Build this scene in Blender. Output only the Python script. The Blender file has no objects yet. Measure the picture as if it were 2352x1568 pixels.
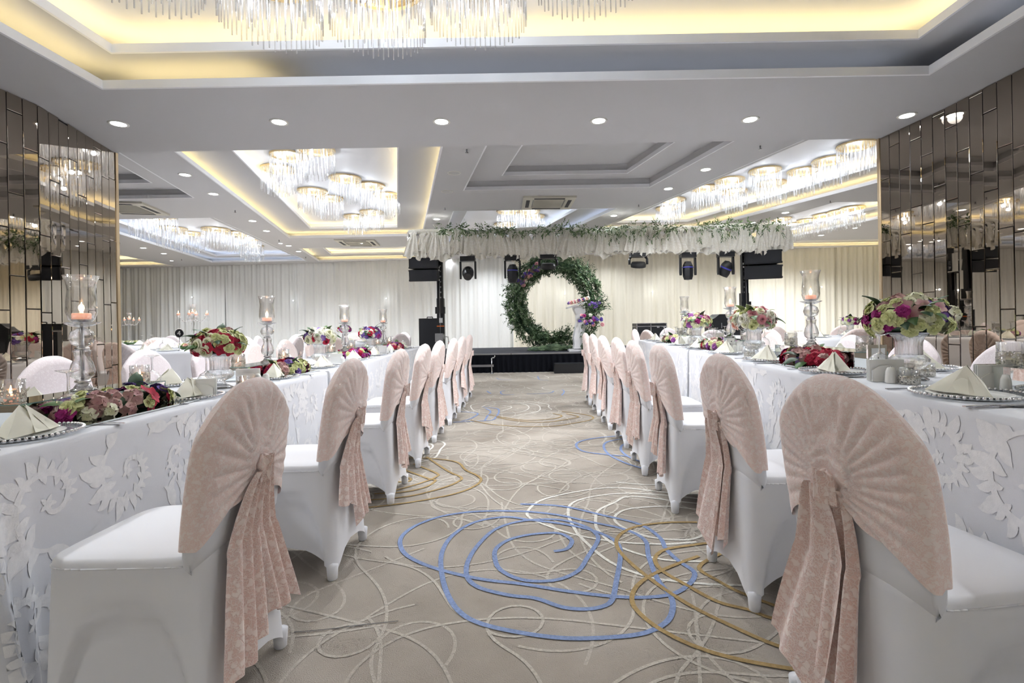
import bpy, bmesh, math, random
from math import sin, cos, pi, sqrt, atan2, radians
from mathutils import Vector, Matrix
from mathutils.geometry import tessellate_polygon
random.seed(7)
S = bpy.context.scene
COL = S.collection

# ---------------------------------------------------------------- camera, world, exposure
CX, CY, F, H, ROLL = 1210.0, 742.0, 1150.0, 1.05, radians(1.0)
cd = bpy.data.cameras.new('camera'); cam = bpy.data.objects.new('camera', cd); COL.objects.link(cam)
cd.sensor_width = 36.0; cd.lens = F / 2352 * 36.0
cd.shift_x = -(CX - 1176) / 2352; cd.shift_y = -(784 - CY) / 2352
cd.clip_start = 0.02; cd.clip_end = 100
cam.matrix_world = Matrix.Translation((0, 0, H)) @ Matrix.Rotation(radians(90), 4, 'X') @ Matrix.Rotation(-ROLL, 4, 'Z')
S.camera = cam
w = bpy.data.worlds.new('world'); S.world = w; w.use_nodes = True
w.node_tree.nodes['Background'].inputs[0].default_value = (0.8, 0.86, 1, 1)
w.node_tree.nodes['Background'].inputs[1].default_value = 0.05
S.view_settings.view_transform = 'Standard'; S.view_settings.look = 'None'
S.view_settings.gamma = 1; S.view_settings.use_curve_mapping = False
S.view_settings.exposure = 1.6
S.cycles.max_bounces = 6; S.cycles.diffuse_bounces = 4; S.cycles.glossy_bounces = 4
S.cycles.transmission_bounces = 4; S.cycles.transparent_max_bounces = 12
S.cycles.use_adaptive_sampling = True; S.cycles.adaptive_threshold = 0.09; S.cycles.adaptive_min_samples = 16; S.cycles.use_denoising = True
S.cycles.caustics_reflective = False; S.cycles.caustics_refractive = False
S.cycles.sample_clamp_indirect = 6
# light strengths, all in one place (watts)
L_DOWN, L_REAR, L_DRUM, L_DRUM_FRONT, L_COVE, L_CANDLE = 47.0, 90.0, 2.9, 2.4, 7.0, 0.08

def off(px, py):
    dx, dy = px - CX, py - CY
    c, s = cos(ROLL), sin(ROLL)
    return dx * c - dy * s, dx * s + dy * c
def P(px, py, z=0.0):
    x, y = off(px, py); Y = F * (H - z) / y
    return (x / F * Y, Y)
def PY(px, py, Y):
    x, y = off(px, py)
    return Vector((x / F * Y, Y, H - y / F * Y))

# ---------------------------------------------------------------- materials
M = {}
def mat(name, col, rough=0.5, metal=0.0, spec=0.5, emit=None, es=0.0, sheen=0.0):
    m = bpy.data.materials.new(name); m.use_nodes = True
    b = m.node_tree.nodes['Principled BSDF']
    b.inputs['Base Color'].default_value = (*col, 1); b.inputs['Roughness'].default_value = rough
    b.inputs['Metallic'].default_value = metal; b.inputs['Specular IOR Level'].default_value = spec
    if sheen: b.inputs['Sheen Weight'].default_value = sheen
    if emit: b.inputs['Emission Color'].default_value = (*emit, 1); b.inputs['Emission Strength'].default_value = es
    M[name] = m; return m
def nodes(m): return m.node_tree.nodes, m.node_tree.links, m.node_tree.nodes['Principled BSDF']
def add(N, t, **kw):
    n = N.new(t)
    for k, v in kw.items(): setattr(n, k, v)
    return n
def ramp(N, stops, interp='LINEAR'):
    r = N.new('ShaderNodeValToRGB'); r.color_ramp.interpolation = interp
    e = r.color_ramp.elements
    while len(e) < len(stops): e.new(0.5)
    for i, (p, c) in enumerate(stops): e[i].position = p; e[i].color = (*c, 1) if len(c) == 3 else c
    return r
def noisy(m, c1, c2, scale, bump=0.0, detail=4, bscale=None, coord='Object', lo=.35, hi=.65):
    N, Lk, b = nodes(m)
    tc = N.new('ShaderNodeTexCoord')
    n = N.new('ShaderNodeTexNoise'); n.inputs['Scale'].default_value = scale; n.inputs['Detail'].default_value = detail
    Lk.new(tc.outputs[coord], n.inputs['Vector'])
    r = ramp(N, [(lo, c1), (hi, c2)]); Lk.new(n.outputs['Fac'], r.inputs[0]); Lk.new(r.outputs[0], b.inputs['Base Color'])
    if bump:
        n2 = N.new('ShaderNodeTexNoise'); n2.inputs['Scale'].default_value = bscale or scale * 3; n2.inputs['Detail'].default_value = 3
        Lk.new(tc.outputs[coord], n2.inputs['Vector'])
        bp = N.new('ShaderNodeBump'); bp.inputs['Strength'].default_value = bump; bp.inputs['Distance'].default_value = .01
        Lk.new(n2.outputs['Fac'], bp.inputs['Height']); Lk.new(bp.outputs[0], b.inputs['Normal'])
    return m

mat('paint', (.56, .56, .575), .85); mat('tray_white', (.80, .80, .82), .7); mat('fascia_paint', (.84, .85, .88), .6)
mat('wall_paint', (.75, .73, .70), .8)
noisy(mat('carpet', (.4, .38, .34), 1.0, spec=.1), (.335, .295, .25), (.455, .41, .355), 1.7, .6, 8, 260, lo=.36, hi=.64)
for n_, c_ in (('carpet_blue', (.24, .31, .50)), ('carpet_gold', (.40, .285, .135)), ('carpet_white', (.72, .70, .64)), ('carpet_pale', (.515, .475, .415))):
    noisy(mat(n_, c_, 1.0, spec=.05), tuple(v * .86 for v in c_), tuple(v * 1.1 for v in c_), 90, .5, 4, 260)
mat('spandex', (.80, .81, .85), .55, sheen=.3)
mat('seam', (.84, .85, .88), .5)
mat('napkin', (.84, .82, .70), .85); mat('ceramic', (.86, .86, .83), .18)
mat('black', (.012, .013, .016), .45); mat('black_cloth', (.008, .009, .013), .95, spec=.1)
mat('stage_carpet', (.03, .032, .04), .95, spec=.2)
mat('black_grille', (.02, .022, .028), .7); mat('silver', (.72, .72, .74), .22, 1.0)
mat('dark_silver', (.33, .33, .36), .3, 1.0)
mat('gold', (.80, .64, .38), .3, 1.0); mat('bronze_trim', (.55, .43, .28), .4, .6)
mat('grey_metal', (.35, .36, .38), .4, .8); mat('white_plastic', (.78, .77, .72), .4)
mat('beige_plastic', (.62, .60, .52), .5); mat('dark_slot', (.05, .05, .055), .6); mat('white_paint', (.85, .85, .87), .35)
mat('orange', (.85, .18, .03), .5); mat('red', (.5, .02, .02), .4); mat('sticker', (.8, .8, .8), .5)
mat('downlight_glow', (1, 1, 1), .5, emit=(.9, .95, 1), es=5)
mat('bulb_glow', (1, 1, 1), .5, emit=(.86, .93, 1), es=3.5)
mat('cove_glow', (1, 1, 1), .5, emit=(1, .79, .38), es=L_COVE)
mat('cove_glow_cool', (1, 1, 1), .5, emit=(.72, .82, 1), es=L_COVE * .45)
mat('cove_fill_glow', (1, 1, 1), .5, emit=(.80, .87, 1), es=1.3)
mat('flame', (1, .5, .2), .5, emit=(1, .50, .20), es=14)
mat('candle_wax', (.85, .55, .42), .5, emit=(1, .42, .25), es=.25)
mat('stem_green', (.10, .17, .05), .6)
mat('ceiling_disc', (.5, .5, .5), .5); mat('lens', (.02, .02, .03), .05, spec=1); mat('led_blue', (.05, .05, .4), .4)
mat('wood_dark', (.05, .03, .02), .5)

# lace
def lace(name, ca, cb, scale=34, hi_alpha=None):
    m = mat(name, ca, .75, spec=.25, sheen=.4); N, Lk, b = nodes(m)
    tc = N.new('ShaderNodeTexCoord')
    nz = N.new('ShaderNodeTexNoise'); nz.inputs['Scale'].default_value = scale * 1.3; nz.inputs['Detail'].default_value = 1
    Lk.new(tc.outputs['Object'], nz.inputs['Vector'])
    mx = add(N, 'ShaderNodeVectorMath', operation='MULTIPLY_ADD'); Lk.new(nz.outputs['Color'], mx.inputs[0])
    mx.inputs[1].default_value = (.028,) * 3; Lk.new(tc.outputs['Object'], mx.inputs[2])
    v = N.new('ShaderNodeTexVoronoi'); v.inputs['Scale'].default_value = scale; Lk.new(mx.outputs[0], v.inputs['Vector'])
    r = ramp(N, [(.34, (1, 1, 1)), (.46, (0, 0, 0))]); Lk.new(v.outputs['Distance'], r.inputs[0])
    v2 = N.new('ShaderNodeTexVoronoi'); v2.feature = 'DISTANCE_TO_EDGE'; v2.inputs['Scale'].default_value = scale * 2.3; Lk.new(mx.outputs[0], v2.inputs['Vector'])
    r2 = ramp(N, [(.05, (.75, .75, .75)), (.12, (0, 0, 0))]); Lk.new(v2.outputs['Distance'], r2.inputs[0])
    mm = add(N, 'ShaderNodeMath', operation='MAXIMUM'); Lk.new(r.outputs[0], mm.inputs[0]); Lk.new(r2.outputs[0], mm.inputs[1])
    mixc = add(N, 'ShaderNodeMix', data_type='RGBA'); Lk.new(mm.outputs[0], mixc.inputs[0])
    mixc.inputs[6].default_value = (*cb, 1); mixc.inputs[7].default_value = (*ca, 1)
    Lk.new(mixc.outputs[2], b.inputs['Base Color'])
    bp = N.new('ShaderNodeBump'); bp.inputs['Strength'].default_value = hi_alpha or .5; bp.inputs['Distance'].default_value = .003
    Lk.new(mm.outputs[0], bp.inputs['Height']); Lk.new(bp.outputs[0], b.inputs['Normal'])
    return m
lace('blush_lace', (.93, .80, .745), (.80, .585, .525), 43)
lace('blush_lace_smooth', (.95, .835, .79), (.90, .71, .66), 60, .2)
lace('pale_lace', (.82, .745, .75), (.74, .65, .66), 70, .25)
lace('cream_lace', (.92, .89, .82), (.82, .78, .68), 30)
lace('cloth', (.755, .77, .81), (.74, .755, .795), 120, .06)
mat('scroll_weave', (.87, .87, .87), .7, spec=.2, sheen=.3)
noisy(M['scroll_weave'], (.84, .845, .86), (.90, .90, .91), 60, .12, 3, 300)

def curtain_mat(name, col):
    m = mat(name, col, .8, spec=.2, sheen=.3); N, Lk, b = nodes(m)
    tr = N.new('ShaderNodeBsdfTranslucent'); tr.inputs[0].default_value = (*col, 1)
    mx = N.new('ShaderNodeMixShader'); mx.inputs[0].default_value = .10
    out = N['Material Output']; Lk.new(b.outputs[0], mx.inputs[1]); Lk.new(tr.outputs[0], mx.inputs[2]); Lk.new(mx.outputs[0], out.inputs[0])
curtain_mat('curtain_cool_lit', (.88, .89, .88)); curtain_mat('curtain_warm_lit', (.90, .86, .74))

def mirror_mat(name, col, rough=.015):
    return mat(name, col, rough, 1.0)
mirror_mat('bronze_mirror', (.37, .32, .265)); mirror_mat('mirror', (.82, .86, .86))
mat('mirror_edge', (.25, .38, .36), .15, .3)

def glass_mat(name, tint=(1, 1, 1), base=.06, gain=.75, white=0.0, rough=.03, refr=0.0):
    m = bpy.data.materials.new(name); m.use_nodes = True; N = m.node_tree.nodes; Lk = m.node_tree.links
    N.remove(N['Principled BSDF']); out = N['Material Output']
    t = N.new('ShaderNodeBsdfTransparent'); t.inputs[0].default_value = (*tint, 1)
    g = N.new('ShaderNodeBsdfGlossy'); g.inputs[0].default_value = (1, 1, 1, 1); g.inputs['Roughness'].default_value = rough
    lw = N.new('ShaderNodeLayerWeight'); lw.inputs[0].default_value = .32
    ma = add(N, 'ShaderNodeMath', operation='MULTIPLY_ADD'); ma.use_clamp = True
    Lk.new(lw.outputs['Facing'], ma.inputs[0]); ma.inputs[1].default_value = gain; ma.inputs[2].default_value = base
    mx = N.new('ShaderNodeMixShader'); Lk.new(ma.outputs[0], mx.inputs[0]); Lk.new(t.outputs[0], mx.inputs[1]); Lk.new(g.outputs[0], mx.inputs[2])
    last = mx
    if white:
        d = N.new('ShaderNodeBsdfDiffuse'); d.inputs[0].default_value = (.95, .97, 1, 1)
        tl = N.new('ShaderNodeBsdfTranslucent'); tl.inputs[0].default_value = (.95, .97, 1, 1)
        m1 = N.new('ShaderNodeMixShader'); m1.inputs[0].default_value = .5; Lk.new(d.outputs[0], m1.inputs[1]); Lk.new(tl.outputs[0], m1.inputs[2])
        m2 = N.new('ShaderNodeMixShader'); m2.inputs[0].default_value = white; Lk.new(mx.outputs[0], m2.inputs[1]); Lk.new(m1.outputs[0], m2.inputs[2]); last = m2
    if refr:
        gb = N.new('ShaderNodeBsdfGlass'); gb.inputs['IOR'].default_value = 1.35; gb.inputs['Roughness'].default_value = .02
        m3 = N.new('ShaderNodeMixShader'); m3.inputs[0].default_value = refr; Lk.new(last.outputs[0], m3.inputs[1]); Lk.new(gb.outputs[0], m3.inputs[2]); last = m3
    Lk.new(last.outputs[0], out.inputs[0]); M[name] = m; return m
glass_mat('glass'); glass_mat('crystal', (.96, .97, .98), .10, .8, .02, .06, .45); glass_mat('rod_glass', (.97, .98, 1), .12, .7, .12, .1)
glass_mat('charger_glass', (.92, .94, .95), .10, .5, .10, .05)

def filigree():
    m = mat('filigree', (.6, .58, .52), .3, 1.0); N, Lk, b = nodes(m)
    tc = N.new('ShaderNodeTexCoord'); v = N.new('ShaderNodeTexVoronoi'); v.feature = 'DISTANCE_TO_EDGE'; v.inputs['Scale'].default_value = 95
    Lk.new(tc.outputs['Object'], v.inputs['Vector'])
    r = ramp(N, [(.10, (1, 1, 1)), (.2, (0, 0, 0))], 'LINEAR'); Lk.new(v.outputs['Distance'], r.inputs[0]); Lk.new(r.outputs[0], b.inputs['Alpha'])
filigree()

def petal(name, inner, outer, mid=.5):
    m = mat(name, outer, .6, spec=.3); N, Lk, b = nodes(m)
    tc = N.new('ShaderNodeTexCoord'); ln = add(N, 'ShaderNodeVectorMath', operation='LENGTH'); Lk.new(tc.outputs['Object'], ln.inputs[0])
    r = ramp(N, [(.006, inner), (.03 * mid * 2, outer)]); Lk.new(ln.outputs['Value'], r.inputs[0]); Lk.new(r.outputs[0], b.inputs['Base Color'])
petal('petal_crimson', (.30, .02, .05), (.48, .015, .05)); petal('petal_magenta', (.25, .02, .15), (.42, .03, .22))
petal('petal_purple', (.4, .25, .5), (.12, .06, .33)); petal('petal_blue', (.25, .1, .4), (.07, .06, .36))
petal('petal_lime', (.45, .50, .14), (.76, .78, .42)); petal('petal_mauve', (.36, .12, .17), (.52, .34, .30))
petal('petal_cream', (.62, .66, .32), (.84, .82, .64)); petal('petal_peach', (.60, .24, .16), (.80, .50, .40))
petal('petal_white', (.66, .66, .45), (.84, .83, .76)); petal('petal_pink', (.5, .15, .2), (.75, .35, .38))
petal('petal_violet', (.3, .1, .3), (.34, .10, .36))
mat('leaf_dark', (.03, .075, .035), .5); mat('leaf_mid', (.07, .15, .045), .5); mat('leaf_olive', (.20, .26, .10), .5)
noisy(mat('foliage', (.06, .12, .05), .5), (.03, .07, .03), (.15, .23, .11), 9, lo=.4, hi=.6)
noisy(mat('foliage_light', (.12, .2, .08), .5), (.06, .12, .045), (.22, .32, .13), 9, lo=.4, hi=.6)

# ---------------------------------------------------------------- mesh building
class MB:
    def __init__(s): s.v = []; s.f = []
    def add(s, vs, fs):
        b = len(s.v); s.v += [tuple(v) for v in vs]; s.f += [tuple(i + b for i in f) for f in fs]; return s
    def box(s, c, d, rz=0, M4=None):
        x, y, z = d[0] / 2, d[1] / 2, d[2] / 2
        vs = [Vector((sx * x, sy * y, sz * z)) for sz in (-1, 1) for sy in (-1, 1) for sx in (-1, 1)]
        R = Matrix.Rotation(rz, 3, 'Z') if M4 is None else M4
        vs = [R @ v + Vector(c) for v in vs]
        return s.add(vs, [(0, 2, 3, 1), (4, 5, 7, 6), (0, 1, 5, 4), (2, 6, 7, 3), (0, 4, 6, 2), (1, 3, 7, 5)])
    def tube(s, p0, p1, r0, r1=None, n=8, cap=True):
        p0, p1 = Vector(p0), Vector(p1); r1 = r0 if r1 is None else r1
        d = (p1 - p0).normalized(); u = d.orthogonal().normalized(); w_ = d.cross(u)
        vs = [p + (u * cos(2 * pi * k / n) + w_ * sin(2 * pi * k / n)) * r for p, r in ((p0, r0), (p1, r1)) for k in range(n)]
        fs = [(k, (k + 1) % n, n + (k + 1) % n, n + k) for k in range(n)]
        if cap: fs += [tuple(range(n))[::-1], tuple(range(n, 2 * n))]
        return s.add(vs, fs)
    def path(s, pts, r, n=6):
        for a, b in zip(pts, pts[1:]): s.tube(a, b, r, r, n)
        return s
    def lathe(s, prof, n=24, c=(0, 0, 0), flute=0, amp=0.0, cap=False):
        vs = []
        for (r, z) in prof:
            for k in range(n):
                a = 2 * pi * k / n; rr = r * (1 + amp * cos(flute * a)) if flute else r
                vs.append((c[0] + rr * cos(a), c[1] + rr * sin(a), c[2] + z))
        fs = [(i * n + k, i * n + (k + 1) % n, (i + 1) * n + (k + 1) % n, (i + 1) * n + k) for i in range(len(prof) - 1) for k in range(n)]
        if cap: fs += [tuple(range(n))[::-1], tuple(range((len(prof) - 1) * n, len(prof) * n))]
        return s.add(vs, fs)
    def grid(s, fn, nu, nv, closed=False):
        vs = [fn(i / nu, j / nv) for j in range(nv + 1) for i in range(nu if closed else nu + 1)]
        c = nu if closed else nu + 1
        fs = [(j * c + i, j * c + (i + 1) % c, (j + 1) * c + (i + 1) % c, (j + 1) * c + i) for j in range(nv) for i in range(nu)]
        return s.add(vs, fs)
    def sphere(s, c, r, nu=12, nv=8, sc=(1, 1, 1)):
        return s.grid(lambda u, v: (c[0] + r * sc[0] * sin(pi * v) * cos(2 * pi * u), c[1] + r * sc[1] * sin(pi * v) * sin(2 * pi * u), c[2] - r * sc[2] * cos(pi * v)), nu, nv, True)
    def prism(s, poly, axis_fn, t0, t1):
        n = len(poly); vs = [axis_fn(a, b, t0) for a, b in poly] + [axis_fn(a, b, t1) for a, b in poly]
        fs = [(i, (i + 1) % n, n + (i + 1) % n, n + i) for i in range(n)]
        for tri in tessellate_polygon([[Vector((a, b, 0)) for a, b in poly]]):
            fs.append(tri); fs.append(tuple(n + i for i in tri[::-1]))
        return s.add(vs, fs)
    def mesh(s, name, material, smooth=True):
        me = bpy.data.meshes.new(name); me.from_pydata(s.v, [], s.f); me.update()
        if material: me.materials.append(M[material])
        if smooth: me.polygons.foreach_set('use_smooth', [True] * len(me.polygons))
        return me
def fixn(me):
    bm = bmesh.new(); bm.from_mesh(me); bmesh.ops.recalc_face_normals(bm, faces=bm.faces); bm.to_mesh(me); bm.free(); return me

def ob(name, me, parent=None, loc=(0, 0, 0), rot=(0, 0, 0), sc=(1, 1, 1), **props):
    o = bpy.data.objects.new(name, me); COL.objects.link(o); o.parent = parent
    o.location = loc; o.rotation_euler = rot; o.scale = sc if hasattr(sc, '__len__') else (sc,) * 3
    for k, v in props.items(): o[k] = v
    return o
def struct(name, me, parent=None, **k):
    if parent is None: k['kind'] = 'structure'
    return ob(name, me, parent, **k)
def part(name, mb, material, smooth=True, loc=(0, 0, 0), rot=(0, 0, 0), sc=(1, 1, 1), subs=(), **props):
    me = mb if isinstance(mb, bpy.types.Mesh) else fixn(mb.mesh(name, material, smooth))
    return dict(name=name, me=me, loc=loc, rot=rot, sc=sc, subs=subs, props=props)
def put(parts, parent):
    for p in parts:
        o = ob(p['name'], p['me'], parent, p['loc'], p['rot'], p['sc'], **p['props'])
        if p['subs']: put(p['subs'], o)
def inst(parts, name, label, cat, loc=(0, 0, 0), rz=0, group=None, sc=1, rot=None):
    if len(parts) == 1 and not parts[0]['subs']:
        r = ob(name, parts[0]['me'])
    else:
        r = ob(name, None); r.empty_display_size = .1; put(parts, r)
    r.location = loc; r.rotation_euler = rot or (0, 0, rz); r.scale = sc if hasattr(sc, '__len__') else (sc,) * 3
    r['label'] = label; r['category'] = cat
    if group: r['group'] = group
    return r
def smoothline(pts, sub=8):
    out = []; n = len(pts)
    for i in range(n - 1):
        p0, p1, p2, p3 = (Vector(pts[max(0, i - 1)]), Vector(pts[i]), Vector(pts[i + 1]), Vector(pts[min(n - 1, i + 2)]))
        for k in range(sub):
            t = k / sub
            out.append(.5 * ((2 * p1) + (p2 - p0) * t + (2 * p0 - 5 * p1 + 4 * p2 - p3) * t * t + (3 * p1 - p0 - 3 * p2 + p3) * t ** 3))
    out.append(Vector(pts[-1])); return out
def ribbon2d(pts, wfn):
    n = len(pts); L = []; R = []
    for i in range(n):
        d = (pts[min(n - 1, i + 1)] - pts[max(0, i - 1)])
        d = d.normalized() if d.length > 1e-9 else Vector((1, 0))
        nn = Vector((-d.y, d.x)) * (wfn(i / (n - 1)) / 2); L.append(pts[i] + nn); R.append(pts[i] - nn)
    return L, R
ORD = ['', 'first', 'second', 'third', 'fourth', 'fifth', 'sixth', 'seventh', 'eighth', 'ninth', 'tenth', 'eleventh', 'twelfth']

def light(name, kind, loc, energy, col=(1, 1, 1), size=.1, spot=None, rot=(0, 0, 0)):
    d = bpy.data.lights.new(name, kind); d.energy = energy; d.color = col
    if kind == 'AREA': d.shape = 'DISK'; d.size = size
    elif kind in ('POINT', 'SPOT'): d.shadow_soft_size = size
    if kind == 'SPOT': d.spot_size = spot or 2.2; d.spot_blend = .8
    o = bpy.data.objects.new(name, d); COL.objects.link(o); o.location = loc; o.rotation_euler = rot; return o
# ---------------------------------------------------------------- room shell
H0, H1 = 2.85, 3.3           # front ceiling, rear ceiling
BY = 5.07                    # rear edge of the front ceiling
XL, XR, YB, YF = -19.0, 13.0, -5.0, 20.5
fl = MB(); fl.add([(XL, YB, 0), (XR, YB, 0), (XR, YF, 0), (XL, YF, 0)], [(0, 1, 2, 3)])
floor = struct('floor', fl.mesh('floor', 'carpet', False))
floor['label'] = 'taupe carpet with looping blue, gold and white lines'

# carpet pattern: flat tufted lines at their traced places
def rib3(mb, pts, w_, z):
    L, R = ribbon2d(pts, (lambda t: w_) if not callable(w_) else w_)
    n = len(L); mb.add([(p.x, p.y, z + 4e-4 * i / n) for i, p in enumerate(L)] + [(p.x, p.y, z + 4e-4 * i / n) for i, p in enumerate(R)], [(i, i + 1, n + i + 1, n + i) for i in range(n - 1)])
def carpet_line(px): return smoothline([Vector(P(a, b)) for a, b in px], 6)
blue = [(1195,1158),(1290,1163),(1390,1185),(1470,1205),(1515,1235),(1530,1262),(1560,1290),(1590,1310),(1595,1325),(1580,1345),(1545,1365),(1480,1373),(1400,1370),(1300,1358),(1200,1342),(1100,1330),(1000,1306),(940,1280),(920,1255),(925,1230),(960,1205),(1020,1185),(1100,1175),(1200,1175),(1280,1183),(1350,1198),(1430,1215),(1480,1240),(1490,1280),(1510,1330),(1540,1370),(1545,1400),(1530,1430),(1480,1455),(1400,1465),(1300,1467),(1200,1455),(1110,1435),(1060,1410),(1030,1370),(1015,1320),(1015,1270),(1040,1230),(1090,1200),(1160,1188),(1220,1195),(1300,1205),(1370,1222),(1415,1245),(1425,1275),(1415,1340),(1405,1380),(1380,1395),(1340,1400),(1290,1395),(1230,1375),(1170,1368),(1100,1350),(1073,1325),(1075,1290),(1100,1250),(1140,1215),(1200,1197),(1280,1194),(1340,1208),(1370,1228),(1372,1245),(1350,1280),(1330,1310),(1290,1330),(1240,1336),(1190,1330),(1150,1310),(1137,1285),(1140,1260),(1170,1240),(1220,1228),(1280,1225),(1310,1238),(1312,1250),(1300,1262),(1272,1267)]
golds = [[(1601,1200),(1529,1201),(1458,1211),(1419,1235),(1424,1268),(1481,1321),(1577,1387),(1672,1435),(1768,1478),(1850,1503),(1990,1535)],
 [(1605,1278),(1553,1297),(1491,1325),(1458,1354),(1453,1387),(1481,1421),(1529,1454),(1601,1488),(1696,1516),(1850,1543),(2000,1562)],
 [(1640,1246),(1596,1252),(1529,1263),(1505,1283),(1520,1311),(1577,1345),(1648,1383),(1720,1402),(1765,1419),(1850,1440),(1960,1465)],
 [(1680,1262),(1640,1280),(1612,1296),(1608,1310),(1640,1330),(1700,1362),(1800,1400)],
 [(830,1168),(900,1160),(980,1148),(1050,1133),(1090,1117),(1105,1103),(1095,1092),(1070,1080),(1050,1062),(1000,1054),(940,1052)],
 [(840,1150),(940,1140),(1020,1120),(1055,1105),(1058,1096),(1030,1083),(980,1050)],
 [(860,1135),(930,1130),(980,1118),(1000,1104),(985,1100),(930,1080)], [(880,1134),(960,1112),(1003,1095),(1000,1086),(950,1066)],
 [(900,1107),(935,1107),(943,1100),(925,1095)],
 [(1080,965),(1130,975),(1200,980),(1270,979),(1320,972),(1355,965),(1362,958),(1340,952),(1290,945)], [(1140,958),(1180,966),(1250,970),(1310,962),(1328,957),(1300,950)],
 [(1120,952),(1200,965),(1270,962),(1290,955),(1270,950)]]
whites = [[(1620,1138),(1520,1130),(1450,1122),(1386,1121),(1310,1132),(1243,1149),(1213,1173),(1218,1190),(1267,1211),(1329,1230),(1420,1245),(1520,1250),(1600,1245)],
 [(1640,1150),(1540,1138),(1440,1133),(1365,1140),(1315,1155),(1305,1180),(1320,1215),(1340,1240),(1400,1290),(1490,1325),(1600,1340),(1740,1346)],
 [(1640,1160),(1560,1152),(1450,1140),(1410,1155),(1375,1172),(1368,1195),(1375,1220),(1420,1255),(1520,1285),(1640,1290)],
 [(1600,1170),(1530,1163),(1450,1168),(1418,1180),(1413,1197),(1440,1215),(1500,1235),(1580,1240),(1620,1225),(1640,1200)],
 [(1560,1112),(1480,1113),(1415,1107)],
 [(980,1009),(1010,1013),(1022,1020),(1012,1032),(1006,1043),(995,1053),(955,1064)], [(968,1017),(990,1020),(993,1028),(970,1045),(955,1064)],
 [(1075,925),(1063,935),(1075,945),(1110,953),(1160,957),(1200,952),(1235,945),(1240,935),(1225,928),(1160,922),(1090,928),(1083,938),(1100,946),(1150,950),(1200,945),(1215,935),(1195,927),(1130,927),(1105,935)],
 [(1120,930),(1160,932),(1175,936),(1150,945)], [(1240,945),(1266,941),(1260,935),(1255,928),(1200,921),(1130,921)],
 [(1210,890),(1230,896),(1290,902),(1340,899),(1352,892),(1320,886),(1270,886),(1245,890),(1262,896),(1310,897)], [(1210,862),(1235,868),(1260,868),(1250,862)]]
blues2 = [[(1435,1000),(1370,1006),(1330,1015),(1325,1027),(1345,1038),(1400,1045),(1440,1048)], [(1430,1008),(1395,1015),(1387,1027),(1400,1045),(1440,1065),(1490,1080)],
 [(1450,1018),(1430,1022),(1427,1035),(1445,1050),(1475,1062)],
 [(1108,935),(1140,938),(1146,945),(1140,957),(1130,965),(1100,967),(1040,970)], [(1050,945),(1090,948),(1097,952),(1080,962),(1060,967)], [(1113,967),(1120,955),(1127,945),(1115,938)],
 [(1120,900),(1128,904),(1118,898)], [(1160,897),(1150,900),(1155,906),(1180,906)], [(1292,895),(1296,900),(1290,908)], [(1210,905),(1260,903),(1272,898)], [(1140,868),(1150,872),(1175,872)],[(1235,864),(1240,872),(1260,873)]]
cm = MB(); rib3(cm, carpet_line(blue), .0215, .0030)
for l in blues2: rib3(cm, carpet_line(l), .0215, .0031)
ob('carpet_line', cm.mesh('carpet_line', 'carpet_blue', False), floor, label='blue looping carpet lines')
cm = MB()
for i, l in enumerate(golds): rib3(cm, carpet_line(l), .0185, .0036 + i * 5e-5)
ob('carpet_line', cm.mesh('carpet_line', 'carpet_gold', False), floor, label='gold looping carpet lines')
cm = MB()
for i, l in enumerate(whites): rib3(cm, carpet_line(l), .016, .0020 + i * 2e-5)
ob('carpet_line', cm.mesh('carpet_line', 'carpet_white', False), floor, label='bright white looping carpet lines')
cm = MB(); rs = random.Random(11)
for k in range(440):
    x, y = rs.uniform(-2.6, 2.6), rs.uniform(.9, 11)
    if k > 330: x, y = rs.uniform(-9, 9), rs.uniform(5, 13)
    a = rs.uniform(0, 6.28); pts = []; cur = rs.uniform(-2, 2); step = .035; tgt = cur; nxt = 0
    for i in range(rs.randint(40, 110)):
        if i >= nxt:
            tgt = rs.choice((-9, 9, -2.5, 2.5, 0, 1.2, -1.2, 3)) * rs.uniform(.7, 1.4); nxt = i + rs.randint(7, 20)
        cur += (tgt - cur) * .22; a += cur * step; x += cos(a) * step; y += sin(a) * step
        pts.append(Vector((x, y)))
    rib3(cm, pts, .0115, .001 + k * 1.5e-6)
ob('carpet_scribble', cm.mesh('carpet_scribble', 'carpet_pale', False), floor, kind='stuff')
# thin carpet seam
cm = MB(); rib3(cm, carpet_line([(675,1454),(760,1446),(840,1436),(915,1428)]), .004, .0038); ob('carpet_seam', cm.mesh('carpet_seam', 'dark_slot', False), floor)

def sheet(mb, outer, holes, z, flip=False):
    loops = [[Vector((x, y, z)) for x, y in outer]] + [[Vector((x, y, z)) for x, y in h] for h in holes]
    vs = [v for l in loops for v in l]
    mb.add(vs, [t if not flip else t[::-1] for t in tessellate_polygon(loops)])
def wallband(mb, poly, z0, z1):
    n = len(poly); mb.add([(x, y, z0) for x, y in poly] + [(x, y, z1) for x, y in poly], [(i, (i + 1) % n, n + (i + 1) % n, n + i) for i in range(n)])
def offs(poly, d):
    # offset a counter-clockwise polygon outwards by d (number or list per edge)
    n = len(poly); out = []; ds = d if hasattr(d, '__len__') else [d] * n
    lines = []
    for i in range(n):
        a, b = Vector(poly[i]), Vector(poly[(i + 1) % n]); t = (b - a).normalized(); nn = Vector((t.y, -t.x)); lines.append((a + nn * ds[i], t))
    for i in range(n):
        p, t = lines[i - 1]; q, u = lines[i]
        den = t.x * u.y - t.y * u.x; k = ((q.x - p.x) * u.y - (q.y - p.y) * u.x) / den
        out.append(tuple(p + t * k))
    return out
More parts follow.
